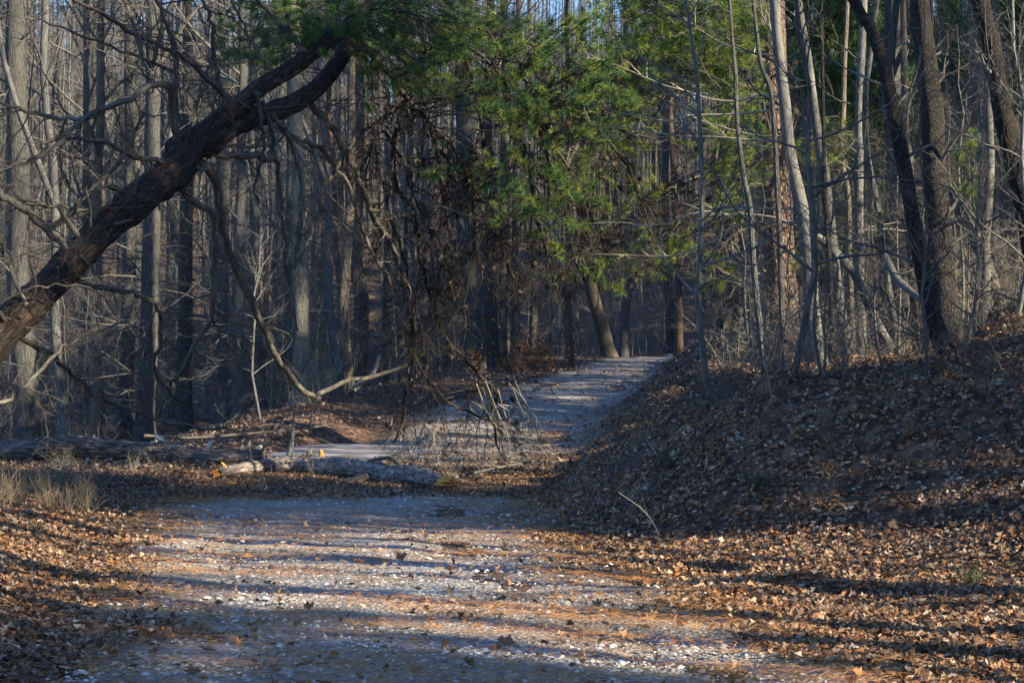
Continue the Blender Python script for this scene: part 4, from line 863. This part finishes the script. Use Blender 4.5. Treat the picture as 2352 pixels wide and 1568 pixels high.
sow(14, 'sapling', SAP, ('stem', 'twigs'), 'twiggy bare sapling near the brown leaved shrubs', 'sapling', 'saplings near the brown shrubs', leftnear, (.6, 1.0))
sow(40, 'bare_shrub', SHR, ('stems', 'twigs'), 'low tangled bare shrub on the bank under the trees', 'shrub', 'bare shrubs on the bank', bankwood, (.6, 1.2))
sow(26, 'bare_shrub', SHR, ('stems', 'twigs'), 'low tangled bare shrub behind the long fallen log', 'shrub', 'bare shrubs behind the fallen log', leftwood, (.7, 1.4))
sow(30, 'bare_shrub', SHR, ('stems', 'twigs'), 'low tangled bare shrub on the bank where the road bends away', 'shrub', 'bare shrubs at the road bend', crestwood, (.7, 1.3))
def lip():
    y = R.uniform(18.3, 23); lo_ = np.interp(y, TOE[5:, 1], TOE[5:, 0]) + 1.6; return R.uniform(lo_, lo_ + 4.5), y
sow(32, 'bare_shrub', SHR[:2], ('stems', 'twigs'), 'low thin bare shrub along the lip of the leafy bank', 'shrub', 'bare shrubs on the bank lip', lip, (.3, .65))
sow(12, 'sapling', SAP, ('stem', 'twigs'), 'thin bare sapling along the lip of the leafy bank', 'sapling', 'saplings on the bank lip', lip, (.5, 1.0))
# thin twigs poking out of the open bank
for lab, pts, d in [('thin weed stem leaning on the bank face', [(1485, 1010), (1520, 1060), (1545, 1100), (1562, 1150)], 19), ('forked reddish twig standing at the foot of the bank', [(1420, 1130), (1470, 1165), (1500, 1200), (1516, 1235)], 17.2),
   ('long pale stem rising beyond the dark scaly tree', [(2255, 740), (2290, 820), (2320, 900), (2342, 968)], 19.5), ('short pale twig low on the bank', [(1600, 1080), (1622, 1110), (1630, 1150)], 18.4), ('pale twig at the far edge of the open bank', [(1690, 900), (1700, 960), (1704, 1010)], 20.5),
   ('thin twig in the leaves below the dark scaly tree', [(2200, 1240), (2215, 1290), (2230, 1330)], 15.8), ('arched pale branch across the foot of the dark scaly tree', [(2085, 910), (2130, 880), (2160, 885), (2220, 905), (2330, 935)], 20.3)]:
    P = wline(pts[::-1], d, d, 14); P[0, 2] = min(P[0, 2], hz1(P[0, 0], P[0, 1]) - .02); Rr = np.linspace(.009, .003, 14); o = P[0]
    t = thing('bare_twig', lab, 'twig', o); L2 = sprout(R, P, Rr, 6, .3, 1, (.12, .35), (.4, .9), (0, 0, .1), 4, .2, .6, .002)
    obj('stem', tubes('stem', [(P, Rr, 5)], M_twigpale, off=o), t); tag(obj('twigs', tubes('twigs', [(*L2, 3)], M_twigpale, off=o), t), kind='stuff')

for k in range(16):
    p = ghit(R.uniform(1380, 2330), R.uniform(930, 1200)); plant('dry_stem', SHR[k % 2], ('stems', 'twigs'), p[0], p[1], 'small dry branching stem poking out of the open leafy bank', 'weed', 'dry stems on the open bank', s=R.uniform(.12, .28), tilt=R.normal(0, .4))
# shrubs that kept their brown leaves
PAL = A([(.30, .16, .085), (.24, .13, .07), (.36, .23, .14), (.42, .30, .21), (.18, .09, .05), (.33, .145, .06), (.40, .33, .27), (.13, .075, .05), (.27, .19, .13)])
for lab, px, d, n, w_, h_ in [('rounded shrub covered in rust brown leaves at the road bend', 1228, 61, 700, .95, 1.2), ('small shrub with few rust brown leaves beside the bushier one', 1090, 57, 220, .4, .8), ('sparse shrub with rust brown leaves over the road verge', 1165, 59, 160, .6, .5)]:
    b = gat(px, d); t = thing('leafy_shrub', lab, 'shrub', b, None, 0, 1); pr = SHR[0]
    for nm, me in zip(('stems', 'twigs'), pr):
        q = obj(nm, me, t); q.scale = (h_ / 1.2,) * 3
    pos = np.stack([R.normal(0, w_ * .45, n), R.normal(0, w_ * .4, n), np.abs(R.normal(h_ * .45, h_ * .28, n))], 1); pos = pos[R.random(n) < .4 + .9 * (vnoise(pos[:, 0] + 5, pos[:, 2] + 9, 4, 3) + .3)]
    k = len(pos); col = A([(.36, .17, .065)]) * R.uniform(.6, 1.3, (k, 1))
    tag(obj('leaves', scatter('leaves', LEAF, LEAFT, pos, R.normal(0, 1, (k, 3)), R.uniform(.09, .15, k), R.uniform(0, 6.28, k), col, M_leafc), t), kind='stuff')

# grass tufts
def grass_mesh(seed, H, n, m):
    g = np.random.default_rng(seed); b = np.stack([g.normal(0, .05, n), g.normal(0, .05, n), np.zeros(n)], 1); d = nrm(np.stack([g.normal(0, .4, n), g.normal(0, .4, n), np.ones(n)], 1))
    L = g.uniform(.5, 1, n)[:, None] * H; s = nrm(np.cross(d, g.normal(0, 1, (n, 3)))) * .003; m1 = b + d * L * .55; tp = m1 + nrm(d + np.stack([g.normal(0, .5, n), g.normal(0, .5, n), -.2 * np.ones(n)], 1)) * L * .45
    V = np.stack([b - s, b + s, m1 + s * .8, m1 - s * .8, tp], 1).reshape(-1, 3); i = np.arange(n) * 5
    return mk('grass', V, np.stack([i, i + 1, i + 2, i + 3], 1), np.stack([i + 3, i + 2, i + 4], 1), False, None, [m])
GR = [grass_mesh(1, .42, 50, M_grass), grass_mesh(2, .32, 40, M_grass), grass_mesh(3, .25, 60, M_fern)]
for k in range(26):
    p = gat(R.uniform(-20, 210), R.uniform(19, 23.5)); o = obj('grass_tuft', GR[k % 2]); o.location = p; o.rotation_euler = (0, 0, R.uniform(0, 6)); s = R.uniform(.8, 1.3); o.scale = (s, s, s)
    tag(o, 'dry grey grass tuft under the leaning pine', 'grass', 'dry grass tufts under the leaning pine')
for k in range(16):
    p = ghit(R.uniform(1350, 2300), R.uniform(900, 1120)); o = obj('grass_tuft', GR[1]); o.location = p; o.rotation_euler = (0, 0, R.uniform(0, 6)); s = R.uniform(.5, .9); o.scale = (s, s, s)
    tag(o, 'small dry grass tuft on the open leafy bank', 'grass', 'dry grass tufts on the open bank')
for px, py, lab in [(1745, 1130, 'dark green grass tuft low on the bank'), (2230, 1350, 'dull green grass tuft among leaves at the foot of the bank'), (1525, 1075, 'green blades on the bank beside the leaning weed stem'), (515, 985, 'dark green fern clump behind the long fallen log')]:
    p = ghit(px, py); o = obj('grass_tuft', GR[2]); o.location = p; tag(o, lab, 'grass')

# ------------------------------------------------------------------ litter: leaves, needles, gravel
def ground_pts(n, y0, y1, rng=R, marg=.8):
    # density falls with distance
    y = y0 * (y1 / y0) ** rng.random(n); x = rng.uniform(-1, 1, n) * (.2572 * y + marg); return x, y
def gnorm(x, y, e=.06): 
    zx = (hz(x + e, y) - hz(x - e, y)) / (2 * e); zy = (hz(x, y + e) - hz(x, y - e)) / (2 * e); return nrm(np.stack([-zx, -zy, np.ones_like(zx)], 1))
def roadness(x, y):
    off = (np.abs(x - rcx(y)) / rhw(y)) + .5 * vnoise(x, y, .8, 21) + .3 * vnoise(x, y, 2.5, 22); return (1 - sstep(off, .98, 1.3)) * (1 - .9 * sstep(y + 1.2 * vnoise(x, y, .7, 23), 23.2, 24.6) * (1 - sstep(y + 1.5 * vnoise(x, y, .6, 24), 29.0, 31.0)))
def notpuddle(x, y): return np.hypot((x - PUD[0]) / PUD[2], (y - PUD[1]) / PUD[3]) > 1.15
def leaves(name, n, y0, y1, size, tv, tf, tilt, lift, lab, dens_road=.018, retint=0.0):
    x, y = ground_pts(n, y0, y1); rd = roadness(x, y); cl = vnoise(x, y, 1.1, 30) + .5
    keep = (R.random(n) < (1 - rd) * np.clip(.35 + 1.0 * cl, .25, 1) + rd * dens_road) & notpuddle(x, y); x, y = x[keep], y[keep]; k = len(x)
    nn = gnorm(x, y) + R.normal(0, 1, (k, 3)) * tilt * R.random((k, 1)); z = hz(x, y) + lift * R.random(k) + .012 + .026 * (np.abs(x - rcx(y)) < rhw(y) * 1.15)
    col = PAL[R.integers(len(PAL), size=k)] * R.uniform(.32, 1.1, (k, 1)); s = R.uniform(size[0], size[1], k)
    col = col * (1 - retint) + retint * .75 * col.mean(1, keepdims=True) * A([[1.08, .98, .9]])  # far leaves greyed and darkened: the wood's shade put into their colour
    T = np.broadcast_to(tv, (k,) + tv.shape).copy(); T[..., 2] *= R.uniform(-1.5, 4.5, k)[:, None]; T[..., 1] *= R.uniform(.7, 1.5, k)[:, None]
    o = obj(name, scatter(name, T, tf, np.stack([x, y, z], 1), nn, s, R.uniform(0, 6.28, k), col, M_leafc)); tag(o, lab, 'leaf litter', kind='stuff')
leaves('leaf_litter', 46000, 8.6, 20, (.028, .075), LEAF, LEAFT, .9, .035, 'thick brown leaf litter on the near verges and bank')
leaves('leaf_litter', 122000, 10, 34, (.032, .075), LEAF6, LEAF6T, .9, .035, 'brown leaf litter covering the bank and verges')
leaves('leaf_litter', 46000, 28, 95, (.06, .13), LEAF6, LEAF6T, .8, .04, 'brown leaf litter on the floor of the wood', .05, retint=.6)
leaves('leaf_litter', 22000, 30, 70, (.06, .12), LEAF6, LEAF6T, .8, .04, 'scattered brown leaves along the far part of the road', .4, retint=.4)
n = 16000; y = R.uniform(23, 31.5, n); x = rcx(y) + R.uniform(-3.6, 2.2, n); k = R.random(n) < .25 + .9 * (vnoise(x, y, 1.3, 60) + .4); x, y = x[k], y[k]; k = len(x)
o = obj('bark_crumbs', scatter('bark_crumbs', LEAF6, LEAF6T, np.stack([x, y, hz(x, y) + .02 + .05 * R.random(k)], 1), gnorm(x, y) + R.normal(0, .5, (k, 3)), np.stack([R.uniform(.04, .16, k), R.uniform(.03, .06, k), R.uniform(.03, .2, k)], 1), R.uniform(0, 6.28, k), A([(.085, .06, .045)]) * R.uniform(.3, 1.9, (k, 1)), M_leafc)); tag(o, 'dark bark crumbs and debris around the fallen logs', 'debris', kind='stuff')
# orange pine needles
n = 260000; x, y = ground_pts(n, 8.6, 40); rd = np.maximum(roadness(x, y), .5 * (1 - sstep(np.abs(x - rcx(y)) / rhw(y), .9, 1.3))); cl = sstep(vnoise(x * .6, y * 1.6, 1.2, 40) + .5 + .25 * vnoise(x, y, 4, 41), .42, .74)
edge = np.exp(-((np.abs(x - rcx(y)) / rhw(y) - 1.0) / .45) ** 2)
keep = (R.random(n) < np.clip(.06 + .75 * cl + .45 * edge, 0, 1) * np.clip(rd + .7 * edge + .14, 0, 1)) & notpuddle(x, y); x, y = x[keep], y[keep]; k = len(x)
rdz = np.where(np.abs(x - rcx(y)) < rhw(y) * 1.2, .04, 0)
tv = A([(-.5, -.5, 0), (.5, -.4, .0), (.1, .5, .0)]); sz = np.stack([R.uniform(.06, .13, k), R.uniform(.0028, .006, k) * np.clip(y / 13, .8, 2.2), np.ones(k)], 1)
col = A([(.54, .27, .09)]) * R.uniform(.5, 1.25, (k, 1)) * R.uniform(.9, 1.1, (k, 3))
o = obj('needle_litter', scatter('needle_litter', tv, [(0, 1, 2)], np.stack([x, y, hz(x, y) + rdz + .012 + .02 * R.random(k)], 1), A([[0, 0, 1.]]) + R.normal(0, .18, (k, 3)), sz, R.normal(0, .9, k), col, M_leafc)); tag(o, 'fallen orange pine needles spread over the road', 'needle litter', kind='stuff')
# gravel
def stone_t(rng, k):
    b = A([(1, 0, 0), (-1, 0, 0), (0, 1, 0), (0, -1, 0), (0, 0, 1), (0, 0, -1), (.7, .6, .3), (-.6, .7, .2), (-.6, -.6, .3), (.65, -.6, .25)])
    return b[None] * rng.uniform(.7, 1.25, (k, 10, 1)) * A([1, .8, .5])
STF = [(4, 6, 7), (4, 7, 8), (4, 8, 9), (4, 9, 6), (6, 0, 2), (6, 2, 7), (7, 2, 1), (7, 1, 8), (8, 1, 3), (8, 3, 9), (9, 3, 0), (9, 0, 6)]
n = 46000; x, y = ground_pts(n, 8.6, 42); rd = roadness(x, y); keep = (R.random(n) < rd * np.clip(.55 + 1.2 * vnoise(x, y, .9, 50), .15, 1)) & notpuddle(x, y); x, y = x[keep], y[keep]; k = len(x)
col = A([(.44, .43, .42)]) * np.clip(R.lognormal(0, .42, (k, 1)), .3, 2.2) * R.uniform(.94, 1.06, (k, 3))
s = np.clip(R.lognormal(np.log(.011), .45, k), .005, .04)
o = obj('gravel', scatter('gravel', stone_t(R, k), STF, np.stack([x, y, hz(x, y) + .024], 1), A([[0, 0, 1.]]) + R.normal(0, .2, (k, 3)), s, R.uniform(0, 6.28, k), np.clip(col, 0, .6), M_stonec)); tag(o, 'loose grey gravel on the road', 'gravel', kind='stuff')

# single leaves and stones that stand out
def leaf_me(seed):
    g = np.random.default_rng(seed); v = LEAF.copy(); v[:, 2] *= g.uniform(2, 6); v[:, 1] *= g.uniform(.9, 1.5); v += g.normal(0, .02, v.shape); return mk('leaf', v, None, LEAFT, False, None, [M_leaf1])
LF = [leaf_me(i) for i in range(6)]
def stone_me(seed, m):
    g = np.random.default_rng(seed); return mk('stone', stone_t(g, 1)[0], None, STF, False, None, [m])
ST = [stone_me(i, M_stone) for i in range(5)]; RK = [stone_me(i + 9, M_rock) for i in range(3)]
for k in range(230):
    zone = k % 3
    for _ in range(40):
        x, y = ground_pts(1, 8.8, 22 if zone else 19); x, y = float(x[0]), float(y[0]); rd = float(roadness(A([x]), A([y]))[0]); q = float(toe_q(A([x]), A([y]))[0])
        if zone == 0 and rd > .6 or zone == 1 and rd < .3 and q > .2 or zone == 2 and rd < .3 and q < 0: break
    o = obj('fallen_leaf', LF[k % 6]); o.location = (x, y, hz1(x, y) + .045); s = R.uniform(.06, .12); o.scale = (s, s, s); o.rotation_euler = (R.normal(0, .22), R.normal(0, .22), R.uniform(0, 6.28))
    tag(o, ('dry curled leaf lying alone on the gravel road', 'large dry leaf on top of the litter of the leafy bank', 'dry leaf on top of the litter beside the road, below the bank')[zone], 'leaf', ('leaves on the gravel road', 'large leaves on the bank', 'leaves on the road verges')[zone])
for k in range(150):
    for _ in range(40):
        x, y = ground_pts(1, 8.8, 20); x, y = float(x[0]), float(y[0])
        if roadness(A([x]), A([y]))[0] > .75: break
    o = obj('stone', ST[k % 5]); o.location = (x, y, hz1(x, y) + .028); s = R.uniform(.018, .038); o.scale = (s, s, s); o.rotation_euler = (R.normal(0, .2), R.normal(0, .2), R.uniform(0, 6.28))
    tag(o, 'pale stone among the gravel of the road', 'stone', 'pale stones on the road')
for px, py, s, lab in [(2236, 885, .10, 'tan rock at the foot of the dark scaly tree'), (1908, 1062, .06, 'small tan rock in the middle of the open bank'), (2345, 1085, .09, 'tan rock at the far end of the open bank'), (1010, 1310, .16, 'flat pale tan rock sunk in the sunlit road')]:
    p = ghit(px, py); o = obj('rock', RK[len(lab) % 3]); o.location = p; o.scale = (s, s * .8, s * (.9 if s < .15 else .35)); tag(o, lab, 'rock')
